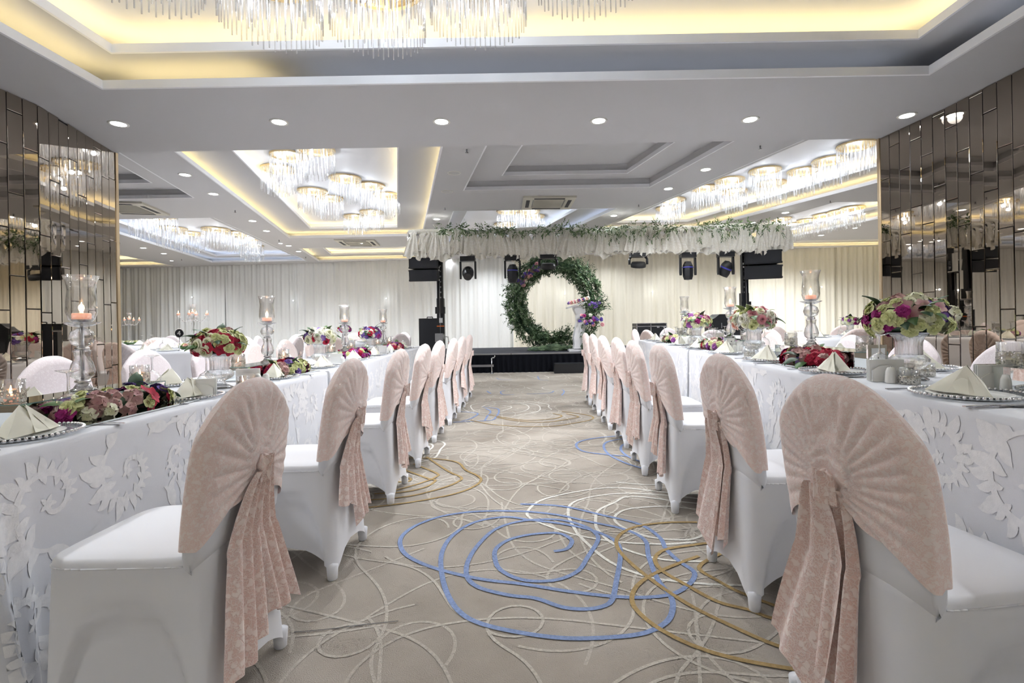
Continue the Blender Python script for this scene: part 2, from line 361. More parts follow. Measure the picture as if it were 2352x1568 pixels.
def ring_solid(mb, poly, th, z0, z1):
    o = offs(poly, th); wallband(mb, poly, z0, z1); wallband(mb, o, z0, z1)
    n = len(poly)
    for z in (z0, z1):
        mb.add([(x, y, z) for x, y in poly] + [(x, y, z) for x, y in o], [(i, (i + 1) % n, n + (i + 1) % n, n + i) for i in range(n)])
tray_n = [0]
def tray(outer, inner, z, a=.15, b=.15, glow='cove_glow', pocket=.28, fh=.055, outer_sides=None, inner_sides=None):
    """stepped ceiling tray above the opening `outer`; glow strips lie in the pocket of each side"""
    pk = pocket if glow else .015
    o2 = offs(outer, pk); i2 = offs(inner, pk)
    m = MB(); wallband(m, i2, z + a, z + a + b); sheet(m, i2, [], z + a + b); top = m
    m = MB(); wallband(m, o2, z, z + a); sheet(m, o2, [inner], z + a)
    if glow: sheet(m, o2, [outer], z + .002); sheet(m, i2, [inner], z + a + .004)
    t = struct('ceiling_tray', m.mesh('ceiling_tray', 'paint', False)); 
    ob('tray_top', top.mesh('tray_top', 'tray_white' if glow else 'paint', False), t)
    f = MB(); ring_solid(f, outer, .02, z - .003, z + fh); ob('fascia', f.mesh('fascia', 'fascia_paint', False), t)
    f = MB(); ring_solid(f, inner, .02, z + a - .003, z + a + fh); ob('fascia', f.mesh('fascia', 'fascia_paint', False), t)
    if glow:
        for base, zz, sides in ((outer, z, outer_sides), (inner, z + a, inner_sides)):
            e = offs(base, pk * .42); n = len(e)
            for i in range(n):
                if sides is not None and i not in sides: continue
                p, q = Vector((*e[i], 0)), Vector((*e[(i + 1) % n], 0)); d = (q - p); L = d.length
                g = MB().box((0, 0, 0), (L - .1, .012, .008)); mid = (p + q) / 2
                ob('light_strip', g.mesh('light_strip', glow, False), t, loc=(mid.x, mid.y, zz + .03), rot=(0, 0, atan2(d.y, d.x)))
    return t
def lineq(p1, p2, Y): return (p1[0] + (p2[0] - p1[0]) * (Y - p1[1]) / (p2[1] - p1[1]), Y)
def quad(L1, L2, R1, R2, Yn, Yf): return [lineq(L1, L2, Yn), lineq(R1, R2, Yn), lineq(R1, R2, Yf), lineq(L1, L2, Yf)]
zi = H1 + .15
P1 = lambda x, y: P(x, y, H1)
P2 = lambda x, y: P(x, y, zi)
A = quad(P1(400,345), P1(667,547), P1(1012,343), P1(968,545), 5.5, 12.6); Ai = quad(P2(534,344), P2(716,527), P2(912,343), P2(912,524), 5.95, 12.25)
Bq = quad(P1(1115,342), P1(1067,436), P1(1659,337), P1(1486,432), 5.4, 8.4); Bi = quad(P2(1195,342), P2(1152,407), P2(1531,337), P2(1434,401), 5.8, 8.1)
C = quad(P1(1815,335), P1(1400,515), P1(1995,424), P1(1663,511), 5.6, 12.6); C[1] = (C[1][0], C[1][1]); Ci = offs(C, [-.45, -.42, -.45, -.42])
D = quad(P1(1043,484), P1(1027,524), P1(1405,483), P1(1325,520), 9.95, 14.2); Di = offs(D, [-.35, -.45, -.4, -.35])
E = quad(P1(243,527), P1(480,600), P1(480,495), P1(696,595), 10.15, 17.0); Ei = offs(E, [-.35, -.4, -.4, -.3])
Fq = [(-9.3, 5.6), (-4.95, 5.6), (-5.68, 8.57), (-9.9, 8.57)]; Fi = offs(Fq, [-.4, -.5, -.4, -.5])
G = [(-17, 13.2), (-11.9, 13.2), (-12.5, 17.7), (-17.4, 17.7)]; Gi = offs(G, [-.4, -.45, -.4, -.5])
Hq = [(-6.45, 14.3), (-2.9, 14.3), (-3.6, 17.2), (-7.1, 17.2)]; Hi = offs(Hq, [-.4, -.45, -.5, -.5])
I = [(6.05, 9.75), (8.6, 9.75), (7.3, 14.0), (4.95, 14.0)]; Ii = offs(I, [-.35, -.4, -.4, -.35])
J = [(8.0, 14.5), (12.0, 14.5), (11.5, 16.0), (7.2, 16.0)]; Ji = offs(J, [-.3, -.4, -.3, -.4])
m = MB(); sheet(m, [(XL, BY), (XR, BY), (XR, YF), (XL, YF)], [A, Bq, C, D, E, Fq, G, Hq, I, J], H1)
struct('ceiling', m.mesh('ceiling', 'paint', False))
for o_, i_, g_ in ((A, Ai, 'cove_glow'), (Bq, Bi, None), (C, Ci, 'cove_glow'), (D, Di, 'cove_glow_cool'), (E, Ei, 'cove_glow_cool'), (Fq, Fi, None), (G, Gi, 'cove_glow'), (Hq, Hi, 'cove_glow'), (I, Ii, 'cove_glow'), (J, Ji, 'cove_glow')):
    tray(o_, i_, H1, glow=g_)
# front ceiling with the big tray over the aisle
TO = [(-3.12, -2.6), (3.02, -2.6), (3.02, 3.72), (-3.12, 3.72)]; TI = [(-2.95, -2.4), (2.85, -2.4), (2.85, 3.60), (-2.95, 3.60)]
m = MB(); sheet(m, [(XL, YB), (XR, YB), (XR, BY - .05), (XL, BY + .05)], [TO], H0)
wallband(m, [(XL, BY + .05), (XR, BY - .05)], H0, H1 + .5)
struct('ceiling_front', m.mesh('ceiling_front', 'paint', False))
tray(TO, TI, H0, .2, .2, 'cove_glow', .34, .06, outer_sides=[0, 3])
# short lit piece of the outer cove, as in the photo, on the left of the rear side
g = MB().box((-2.55, 3.88, H0 + .03), (1.1, .012, .008)); ob('light_strip', g.mesh('light_strip', 'cove_glow', False), [o for o in COL.objects if o.name.startswith('ceiling_tray')][-1])
for c_, d_, r_ in (((.6, 3.88, H0 + .03), 4.6, 0), ((3.17, .6, H0 + .03), 5.6, pi / 2)):  # dim strips added to brighten the unlit rear and right outer cove
    g = MB().box((0, 0, 0), (d_, .012, .008)); ob('light_strip', g.mesh('light_strip', 'cove_fill_glow', False), [o for o in COL.objects if o.name.startswith('ceiling_tray')][-1], loc=c_, rot=(0, 0, r_))
# outer walls
for nm, a_, b_ in (('wall_back', (XL, YF), (XR, YF)), ('wall_left', (XL, YB), (XL, YF)), ('wall_right', (XR, YB), (XR, YF)), ('wall_front', (XL, YB), (XR, YB))):
    m = MB(); m.add([(a_[0], a_[1], 0), (b_[0], b_[1], 0), (b_[0], b_[1], 3.9), (a_[0], a_[1], 3.9)], [(0, 1, 2, 3)])
    struct(nm, m.mesh(nm, 'wall_paint', False))

# ---------------------------------------------------------------- bronze mirror walls, tile by tile
TW, THt = .122, .62
def mirror_wall(name, pts, far, outx, seed):
    """pts: plan polyline of the mirrored face from near to far"""
    rs = random.Random(seed); s = 1 if outx > 0 else -1
    poly = [(x - s * -.012, y) for x, y in pts] + [(outx, pts[-1][1]), (outx, pts[0][1])]
    m = MB(); n = len(poly); m.add([(x, y, 0) for x, y in poly] + [(x, y, H0 + .0) for x, y in poly], [(i, (i + 1) % n, n + (i + 1) % n, n + i) for i in range(n)])
    wl = struct(name, m.mesh(name, 'dark_slot', False))
    big = None
    for seg, (a, b) in enumerate(zip(pts, pts[1:])):
        a, b = Vector(a), Vector(b); L = (b - a).length; d = (b - a) / L
        nrm = Vector((d.y, -d.x)); nrm = nrm if nrm.x * s < 0 else -nrm
        if seg == 0:   # wide plain sheets out of the picture beside the camera
            k = max(1, round(L / .8)); cols = [(L / k, H0)] * k
        else:
            k = max(1, round(L / TW)); cols = [(L / k, THt)] * k
        x0 = 0
        for cw, ch in cols:
            z = 0 if seg == 0 else -rs.uniform(0, THt)
            while z < H0 - .01:
                z0, z1 = max(0.0, z), min(H0, z + ch)
                if z1 - z0 > .02:
                    p = a + d * (x0 + cw / 2) + nrm * .006
                    g = .0025; me = bpy.data.meshes.new('mirror_tile')
                    w2, h2, bv, t = cw / 2 - g, (z1 - z0) / 2 - g, .0035, .003
                    vs = [(-w2, 0, -h2), (w2, 0, -h2), (w2, 0, h2), (-w2, 0, h2), (-w2 + bv, -t, -h2 + bv), (w2 - bv, -t, -h2 + bv), (w2 - bv, -t, h2 - bv), (-w2 + bv, -t, h2 - bv)]
                    me.from_pydata(vs, [], [(4, 5, 6, 7), (0, 1, 5, 4), (1, 2, 6, 5), (2, 3, 7, 6), (3, 0, 4, 7)]); me.materials.append(M['bronze_mirror'])
                    ang = atan2(nrm.x, -nrm.y)
                    ob('mirror_tile', me, wl, loc=(p.x, p.y, (z0 + z1) / 2), rot=(rs.gauss(0, .0022), 0, ang + rs.gauss(0, .004)))
                z += ch
            x0 += cw
    # end trim
    e = Vector(pts[-1]); tm = MB().box((e.x + s * .0, e.y + .012, H0 / 2), (.035, .03, H0)); ob('end_trim', tm.mesh('end_trim', 'bronze_trim', False), wl)
    # rear cheek
    return wl
c1 = P(240, 341, H0); c2 = P(120, 240, H0); c3 = P(0, 190, H0)
mirror_wall('wall_mirror_left', [(-3.78, -4.9), (-3.86, 2.9), (-3.86, c2[1]), (c1[0], BY)], None, -7.5, 3)
d1 = P(2002, 328, H0); d2 = P(2194, 248, H0)
mirror_wall('wall_mirror_right', [(3.66, -4.9), (3.66, 2.9), (3.66, d2[1]), (d1[0], BY - .02)], None, 8.0, 5)

# ---------------------------------------------------------------- curtains
def cz(px, py): return P(px, py, H1)
cA, cB = Vector((-18.6, 18.75)), Vector((12.6, 15.9))
cdn = (cB - cA).normalized(); cL = (cB - cA).length; cn = Vector((cdn.y, -cdn.x))
NC = 12
rs = random.Random(21)
for k in range(NC):
    s0, s1 = cL * k / NC, cL * (k + 1) / NC
    ph = [rs.uniform(0, 6.28) for _ in range(6)]
    mid = cA + cdn * (s0 + s1) / 2
    def fn(u, v, s0=s0, s1=s1, ph=ph):
        s = s0 + (s1 - s0) * u + .07 * (u - .5); z = H1 - v * H1 + .0
        fl_ = .5 + .5 * v
        d = .032 * sin(24 * s + ph[0] + 1.2 * sin(3.1 * s + ph[1])) * (.55 + .45 * v) + .016 * sin(41 * s + ph[2] + .8 * v) + .05 * v * sin(8 * s + ph[3] + 1.1 * v)
        p = cA + cdn * (s + .01 * sin(9 * s + ph[4]) * v) + cn * (.12 + d)
        return (p.x, p.y, z)
    m = MB().grid(fn, 150, 10)
    warm = mid.x > -1.2  # warm and cool room light is painted into the curtain colours
    nm = 'curtain'
    c = ob(nm, m.mesh(nm, 'curtain_warm_lit' if warm else 'curtain_cool_lit'))
    names = {}
    c['category'] = 'curtain'
    c['label'] = ('cream' if warm else 'white') + ' pleated floor-length curtain, ' + ORD[k + 1] + ' length from the left end of the back wall'
    c['group'] = 'curtain lengths along the back wall'
def side_curtain(x, y0, y1, lab):
    def fn(u, v):
        y = y0 + (y1 - y0) * u; return (x + .06 * sin(22 * y) + .03 * sin(9 * y + 2 * v), y, H1 * (1 - v))
    c = ob('curtain', MB().grid(fn, 500, 4).mesh('curtain', 'curtain_warm_lit')); c['category'] = 'curtain'; c['label'] = lab; c['group'] = 'side curtains'
side_curtain(XL + .2, BY + .2, 18.6, 'warm-tinted curtain along the far left side wall of the hall')
side_curtain(XR - .2, BY + .2, 15.8, 'warm-tinted curtain along the far right side wall of the hall')
# small lamps behind the sheer curtain
for i, (px, py) in enumerate(((452,683),(682,691),(893,686),(1297,676),(1496,671),(1879,660))):
    d0 = off(px, py); Yc = 17.0
    # intersect the view ray with the curtain line
    t = Vector((d0[0] / F, 1.0)); den = t.x * cdn.y - t.y * cdn.x; kk = (cA.x * cdn.y - cA.y * cdn.x) / den
    p = PY(px, py, kk) ; q = p + Vector((cn.x, cn.y, 0)) * (.24)
    r = MB().sphere((0, 0, 0), .018, 10, 8); lampo = inst([part('bulb', r, 'bulb_glow'), part('socket', MB().tube((0, .0, 0), (0, .08, 0), .018), 'white_plastic')], 'curtain_lamp',
        'small bright lamp glowing against the back curtain, ' + ORD[i + 1] + ' from the left', 'lamp', loc=q, group='small lamps on the back curtain')
    light('curtain_lamp_light', 'POINT', q + Vector((cn.x, cn.y, 0)) * .12, .3, (.9, .95, 1), .03)

# ---------------------------------------------------------------- recessed downlights, grilles, vents
DL = MB().lathe([(.0, .0), (.055, 0)], 20); 
def in_tray(x, y):
    for q in (A, Bq, C, D, E, Fq, G, Hq, I, J):
        if all((q[(k + 1) % 4][0] - q[k][0]) * (y - q[k][1]) - (q[(k + 1) % 4][1] - q[k][1]) * (x - q[k][0]) > -.15 for k in range(4)): return True
    return False
def downlight(x, y, z, lab, r=1.0, visible=True, en=None):
    parts = [part('bezel', MB().lathe([(.056, -.001), (.072, -.006), (.078, -.001), (.078, .004)], 24), 'white_plastic'),
             part('diffuser', MB().lathe([(0.0005, -.003), (.056, -.003)], 24), 'downlight_glow')]
    inst(parts, 'downlight', lab, 'downlight', loc=(x, y, z - .002), group='recessed ceiling downlights', sc=r)
    light('downlight_light', 'SPOT', (x, y, z - .03), en or L_DOWN, (.93, .96, 1), .05, spot=2.6)
for i, (px, py) in enumerate(((272,284),(641,280),(1014,279),(1375,277),(1723,274),(2083,265))):
    x, y = P(px, py, H0); downlight(x, y, H0, 'round downlight in the near ceiling beam, ' + ORD[i + 1] + ' from the left', 1.0)
for i, (x, y) in enumerate(((-3.45, 1.5), (3.35, 1.5), (-3.45, -1.5), (3.35, -1.5), (-2, -3.8), (0, -3.8), (2, -3.8))):  # unseen downlights added to raise the room's brightness
    downlight(x, y, H0, 'added fill downlight in the near ceiling behind or beside the camera, ' + ORD[i + 1])
rl = [(425,401),(490,445),(580,507),(612,530),(663,564),(686,577),(329,569),(376,582),(1621,389),(1535,433),(1410,495),(1804,488),(1886,540),(1817,554),(1728,511),(1003,503)]
where = ['beside the grey tray at left', 'second along the left warm tray', 'third along the left warm tray', 'fourth along the left warm tray', 'fifth along the left warm tray', 'last along the left warm tray, near the curtain',
 'beyond the cool left tray', 'beyond the cool left tray, nearer the curtain', 'right of the grey central tray', 'right of the ceiling cassette', 'above the garlanded truss, near its middle', 'between the two right trays', 'far right behind the truss end', 'far right nearest the back curtain', 'just over the right half of the truss', 'above the left end of the truss']
for i, (px, py) in enumerate(rl):
    x, y = P(px, py, H1); downlight(x, y, H1, 'round ceiling downlight ' + where[i], 1.15, en=L_REAR)
for i, (x, y) in enumerate(((-1.2, 13.6), (0.6, 13.6), (2.4, 13.4), (4.0, 13.2), (-1.4, 16.0), (.6, 15.8), (2.6, 15.6), (4.6, 15.3), (6.4, 14.6))):  # added out of sight to brighten the stage end and curtain
    if not in_tray(x, y): downlight(x, y, H1, 'added fill downlight hidden behind the truss cloth, %s' % ORD[i + 1], 1.15, en=L_REAR * .42)
for i, (x, y) in enumerate(((-4.4, 13.45), (-1.8, 14.9), (-6.55, 13.4), (-2.6, 17.2), (-10.9, 12.5), (-11.6, 16.4), (8.3, 12.6), (10.0, 13.2))):  # extra downlights added to put more light on the back curtain
    if not in_tray(x, y): downlight(x, y, H1, 'small added fill downlight toward the back curtain, %s' % ORD[i + 1], .8, en=L_REAR * (.9 if y < 15 else .4))
def cassette(px, py, lab, rz=0, s=1.0):
    x, y = P(px, py, H1)
    fr = MB(); ring_solid(fr, [(-.27, -.27), (.27, -.27), (.27, .27), (-.27, .27)], .16, -.03, 0)
    gr = MB()
    for k in range(15): gr.box((0, -.24 + k * .034, -.022), (.5, .012, .012))
    parts = [part('frame', fr, 'beige_plastic', False), part('back_plate', MB().box((0, 0, -.008), (.56, .56, .01)), 'grey_metal', False), part('grille', gr, 'beige_plastic', False, kind='stuff')]
    for a in range(4):
        sl = MB().box((0, .345, -.032), (.5, .06, .004)); parts.append(part('air_slot', sl, 'dark_slot', False, rot=(0, 0, a * pi / 2)))
    inst(parts, 'air_conditioner', lab, 'air conditioner', loc=(x, y, H1 - .001), rz=rz, sc=s)
cassette(290, 476, 'square ceiling cassette air conditioner at left beside the mirror wall', .2, 1.15); cassette(1258, 464, 'square ceiling cassette air conditioner above the middle of the truss', .05, 1.1)
cassette(822, 556, 'square ceiling cassette air conditioner beyond the left chandelier tray', .12, 1.15)
for px, py, lb in ((1043,397,'round grey ceiling speaker nearer the beam'), (1027,440,'round grey ceiling speaker farther from the beam')):
    x, y = P(px, py, H1); inst([part('rim', MB().lathe([(.085, 0), (.095, -.008), (.1, 0)], 20), 'white_plastic'), part('mesh_cover', MB().lathe([(.0005, -.004), (.085, -.004)], 20), 'ceiling_disc')], 'ceiling_speaker', lb, 'speaker', loc=(x, y, H1))
for i, (px, py) in enumerate(((1072,343),(1022,477),(1467,470),(1746,335),(540,483),(641,551),(275,556),(417,595),(702,590),(1907,461))):
    x, y = P(px, py, H1)
    mb = MB().tube((0, 0, 0), (0, 0, -.03), .01).tube((0, 0, -.04), (0, 0, -.044), .022).tube((0, 0, -.03), (0, 0, -.042), .004)
    inst([part('body', mb, 'grey_metal'), part('bulb', MB().tube((0.006, 0, -.03), (.006, 0, -.04), .004), 'red')], 'sprinkler', 'small pendent fire sprinkler, ' + ['under the beam left of the grey tray','left of the middle cassette','right of the middle cassette','under the beam beside the right tray','left of the near warm tray','beyond the near warm tray','near the left mirror wall','left, close to the back curtain','close to the curtain beyond the warm tray','between the two right-hand trays'][i], 'sprinkler', loc=(x, y, H1), group='ceiling sprinklers')
for px, py, lb in ((1000,515,'small smoke detector above the left end of the truss'), (1762,502,'small smoke detector above the right end of the truss')):
    x, y = P(px, py, H1); inst([part('base', MB().lathe([(.06, 0), (.06, -.015), (.045, -.03)], 20), 'white_plastic'), part('sensor', MB().lathe([(.045, -.03), (.03, -.05), (.0005, -.055)], 20), 'white_plastic')], 'smoke_detector', lb, 'smoke detector', loc=(x, y, H1))

# ---------------------------------------------------------------- chandeliers
def drum_mesh(R, rods, Lr, rr, stag):
    m = MB()
    for k in range(rods):
        a = 2 * pi * k / rods; l = Lr * (1 - stag * (k % 2)); m.tube((R * cos(a), R * sin(a), -.02), (R * cos(a), R * sin(a), -.02 - l), rr, rr, 5)
    for k in range(int(rods * .55)):
        a = 2 * pi * k / int(rods * .55); m.tube((R * .62 * cos(a), R * .62 * sin(a), -.02), (R * .62 * cos(a), R * .62 * sin(a), -.02 - Lr * 1.18), rr, rr, 5)
    return m
def chandelier(pts, zc, R, Lr, rods, rr, name_label, energy, single=False, lights_every=1, visible_single=()):
    root = ob('chandelier', None); root['label'] = name_label; root['category'] = 'chandelier'
    cx_ = sum(p[0] for p in pts) / len(pts); cy_ = sum(p[1] for p in pts) / len(pts); root.location = (cx_, cy_, zc)
    rodme = drum_mesh(R, rods, Lr, rr, .12).mesh('crystal_rods', 'rod_glass')
    plate = fixn(MB().lathe([(.0005, 0), (R + .012, 0), (R + .012, -.028), (R - .02, -.028), (R - .02, -.012), (.0005, -.012)], 36).mesh('gold_plate', 'gold', False))
    bl = fixn(MB().lathe([(.0005, -.12), (.009, -.105), (.013, -.085), (.009, -.065), (.006, -.055), (.006, -.012)], 8).mesh('bulb', 'bulb_glow'))
    r1 = fixn(MB().tube((0, 0, 0), (0, 0, -Lr), rr, rr, 6).mesh('crystal_rod', 'rod_glass')) if visible_single else None
    inner = drum_mesh(R * .66, int(rods * .5), Lr * .95, rr, .1).mesh('inner_crystal_rods', 'rod_glass')
    for i, (x, y) in enumerate(pts):
        l = (x - cx_, y - cy_, 0)
        ob('gold_plate', plate, root, loc=l)
        if i in visible_single:
            ob('inner_crystal_rods', inner, root, loc=l, kind='stuff')
            for k in range(rods):
                a = 2 * pi * k / rods; ob('crystal_rod', r1, root, loc=(l[0] + R * cos(a), l[1] + R * sin(a), -.02 - (.02 if k % 2 else 0)))
        else: ob('crystal_rods', rodme, root, loc=l, kind='stuff')
        for b in range(3 if R > .2 else 1):
            a = b * 2.09 + .5; q = (l[0] + R * .42 * cos(a), l[1] + R * .42 * sin(a), 0); ob('bulb', bl, root, loc=q)
        if i % lights_every == 0: light('chandelier_light', 'POINT', (x, y, zc - .14), energy, (.86, .92, 1), .03)
zt = H0 + .4 - .03
chandelier([(-.90, 3.15), (-1.52, 3.05), (-.26, 3.05), (-2.02, 2.66), (.36, 2.75), (-2.3, 2.0), (.75, 2.15), (-.9, 1.9)], H0 + .395, .29, .33, 54, .0042,
           'large crystal-rod chandelier hanging in the near ceiling tray above the aisle', L_DRUM_FRONT, visible_single=(0, 1, 2, 3, 4))
zp = H1 + .295; pp = lambda x, y: P(x, y, H1 + .26)
chandelier([pp(*q) for q in ((664,362),(725,347),(640,392),(793,413),(850,430),(718,442),(757,458),(887,452),(854,490),(816,500))], zp, .255, .34, 34, .006,
           'crystal-rod chandelier in the warm-lit tray left of the grey tray', L_DRUM)
chandelier([pp(*q) for q in ((1967,338),(1906,372),(1846,396),(1757,395),(1676,417),(1620,435),(1545,462),(1533,481),(1772,424),(1685,443))], zp, .25, .34, 32, .006,
           'long crystal-rod chandelier in the warm-lit tray at upper right', L_DRUM)
chandelier([pp(*q) for q in ((336,500),(368,498),(396,527),(436,538),(496,529),(543,538),(571,549),(579,566))], zp, .32, .42, 30, .008,
           'crystal-rod chandelier in the cool-lit tray at far left', L_DRUM * 1.2)
chandelier([pp(*q) for q in ((1169,488),(1212,488),(1225,499),(1160,517))], zp, .27, .36, 28, .007, 'crystal-rod chandelier directly above the middle of the garlanded truss', L_DRUM)
chandelier([pp(*q) for q in ((1794,505),(1824,517),(1855,508),(1893,496),(1928,488),(1958,480))], zp, .24, .36, 26, .007, 'crystal-rod chandelier farthest to the right beyond the long one', L_DRUM)
# ---------------------------------------------------------------- long tables under cloths
TL, TR = .72, .79
edgeL = lambda Y: -1.375 - .03 * Y
edgeR = lambda Y: 1.15 + .058 * Y
WD = .80
def scroll_motifs(rs, L, Hh):
    """leafy S-scroll outlines in (s, d) cloth coordinates: list of (verts, tris)"""
    out = []
    def leaf(p, ang, ln, wd, bend):
        n = 7; Lp = []; Rp = []
        for i in range(n + 1):
            t = i / n; a = ang + bend * t; q = p + Vector((cos(ang + bend * t * .5), sin(ang + bend * t * .5))) * ln * t
            w_ = wd * sin(pi * min(1, t * .93 + .07)) ** .8 * (1 - .25 * t); nn = Vector((-sin(a), cos(a))) * w_ / 2
            Lp.append(q + nn); Rp.append(q - nn)
        out.append((Lp + Rp, [(i, i + 1, n + 1 + i + 1, n + 1 + i) for i in range(n)]))
    def scroll(cx, cy, R, a0, turn, flip):
        pts = []; n = 44
        for i in range(n + 1):
            t = i / n; r = R * (1 - t) ** .75 + .008; a = a0 + flip * turn * t * (1 + .35 * t)
            pts.append(Vector((cx + r * cos(a), cy + r * sin(a))))
        Lp, Rp = ribbon2d(pts, lambda t: .007 + .014 * sin(pi * min(1, t * .8 + .1)))
        out.append((Lp + Rp, [(i, i + 1, n + 1 + i + 1, n + 1 + i) for i in range(n)]))
        for i in range(2, 34, 2):
            d = (pts[i + 1] - pts[i]).normalized(); a = atan2(d.y, d.x)
            sc = R * (.66 - .014 * i) * (1 + .25 * sin(i * 1.9))
            leaf(pts[i], a - flip * .6, sc, sc * .60, flip * -1.6)
            if i % 4 == 0: leaf(pts[i], a + flip * .5, sc * .7, sc * .45, flip * 1.3)
        leaf(pts[0], a0 - flip * 1.4, R * .95, R * .36, flip * 1.6); leaf(pts[0], a0 - flip * .6, R * .8, R * .34, -flip * 1.4)
        e = pts[-1]
        for k in range(5): leaf(e, k * 1.25, R * .22, R * .13, .3)
    s = -.05; row = 0
    while s < L + .1:
        for j, d in enumerate((.17, .47)):
            scroll(s + (.16 if j else 0) + rs.uniform(-.02, .02), d, rs.uniform(.115, .135), rs.uniform(0, 6.3), 5.2, 1 if (row + j) % 2 else -1)
        s += .275; row += 1
    return out
def long_table(side, y0, y1, label, scroll_on=True, seed=1, corner=.06):
    rs = random.Random(seed); t = TL if side < 0 else TR; e = edgeL if side < 0 else edgeR
    nx0, nx1 = e(y0), e(y1); fx0, fx1 = nx0 + side * WD, nx1 + side * WD
    poly = [Vector((nx0, y0)), Vector((nx1, y1)), Vector((fx1, y1)), Vector((fx0, y0))]   # aisle edge first
    if side < 0: pass
    per = []; 
    for i in range(4):
        a, b = poly[i], poly[(i + 1) % 4]; n = max(6, int((b - a).length / .018)); nn = Vector(((b - a).y, -(b - a).x)).normalized()
        c = (poly[0] + poly[2]) / 2
        if (a + b).dot(nn) / 2 < c.dot(nn): nn = -nn
        for k in range(n): per.append((a + (b - a) * k / n, nn, i, (b - a).length * k / n, (b - a).length))
    def side_pt(i, s, d):
        a, b = poly[i], poly[(i + 1) % 4]; Lk_ = (b - a).length; nn = Vector(((b - a).y, -(b - a).x)).normalized(); c = (poly[0] + poly[2]) / 2
        if (a + b).dot(nn) / 2 < c.dot(nn): nn = -nn
        p = a + (b - a) * min(1, max(0, s / Lk_)); v = min(1, d / t)
        r0 = .012 * min(1, d / .02)
        ce = min(s, Lk_ - s); cf = math.exp(-(ce / .12) ** 2); cf *= (1 if (i == 3 or (i == 0 and s < Lk_ / 2) or (i == 2 and s > Lk_ / 2)) and corner > .07 else (.0 if i in (1, 3) else .25))
        wv = .007 * v * sin(s * 14 + seed) + .012 * v * sin(s * 5 + 2 * seed) + cf * corner * v * (1 + .35 * sin(ce * 70)) + (v * v * .02 if i in (0, 2) or (i == 3 and corner > .07) else -.012 * v)
        q = p + nn * (r0 - .012 + wv); return q, nn
    m = MB(); rows = [0, .006, .014, .03] + [.06 + (t - .062) * k / 9 for k in range(10)]
    vs = []
    for d in rows:
        for (p, nn, i, s, Ls) in per:
            q, n_ = side_pt(i, s, d); vs.append((q.x, q.y, t - d if d > .02 else t - d * .7))
    n = len(per)
    m.add(vs, [(j * n + k, j * n + (k + 1) % n, (j + 1) * n + (k + 1) % n, (j + 1) * n + k) for j in range(len(rows) - 1) for k in range(n)])
    m.f.append(tuple(range(n)))
    root = ob('tablecloth', fixn(m.mesh('tablecloth', 'cloth'))); root['label'] = label; root['category'] = 'tablecloth'; root['group'] = 'tablecloths of the long tables'
    if scroll_on:
        g = MB()
        for i in ((0, 3) if y0 > 1 else (0,)):
            Ls = (poly[(i + 1) % 4] - poly[i]).length
            for vs2, fs2 in scroll_motifs(rs, Ls, t):
                if min(v.y for v in vs2) > t or max(v.x for v in vs2) < 0 or min(v.x for v in vs2) > Ls: continue
                vs2 = [Vector((min(Ls, max(0, v.x)), min(t - .004, max(.022, v.y)))) for v in vs2]
                pts = []
                for v in vs2:
                    q, nn = side_pt(i, v.x, v.y); q = q + nn * .0014; pts.append((q.x, q.y, t - v.y))
                g.add(pts, fs2)
        ob('woven_scrolls', g.mesh('woven_scrolls', 'scroll_weave'), root, kind='stuff', label='raised white leafy scrolls woven in the cloth')
    return root
long_table(-1, 1.27, 3.72, 'white scroll-patterned floor-length cloth of the nearest long table left of the aisle', True, 3, .09)
long_table(-1, 3.76, 7.9, 'white floor-length cloth of the farther long table left of the aisle', True, 4)
long_table(1, .45, 4.35, 'white scroll-patterned floor-length cloth of the nearest long table right of the aisle', True, 5)
long_table(1, 4.39, 7.0, 'white floor-length cloth of the farther long table right of the aisle', True, 6)

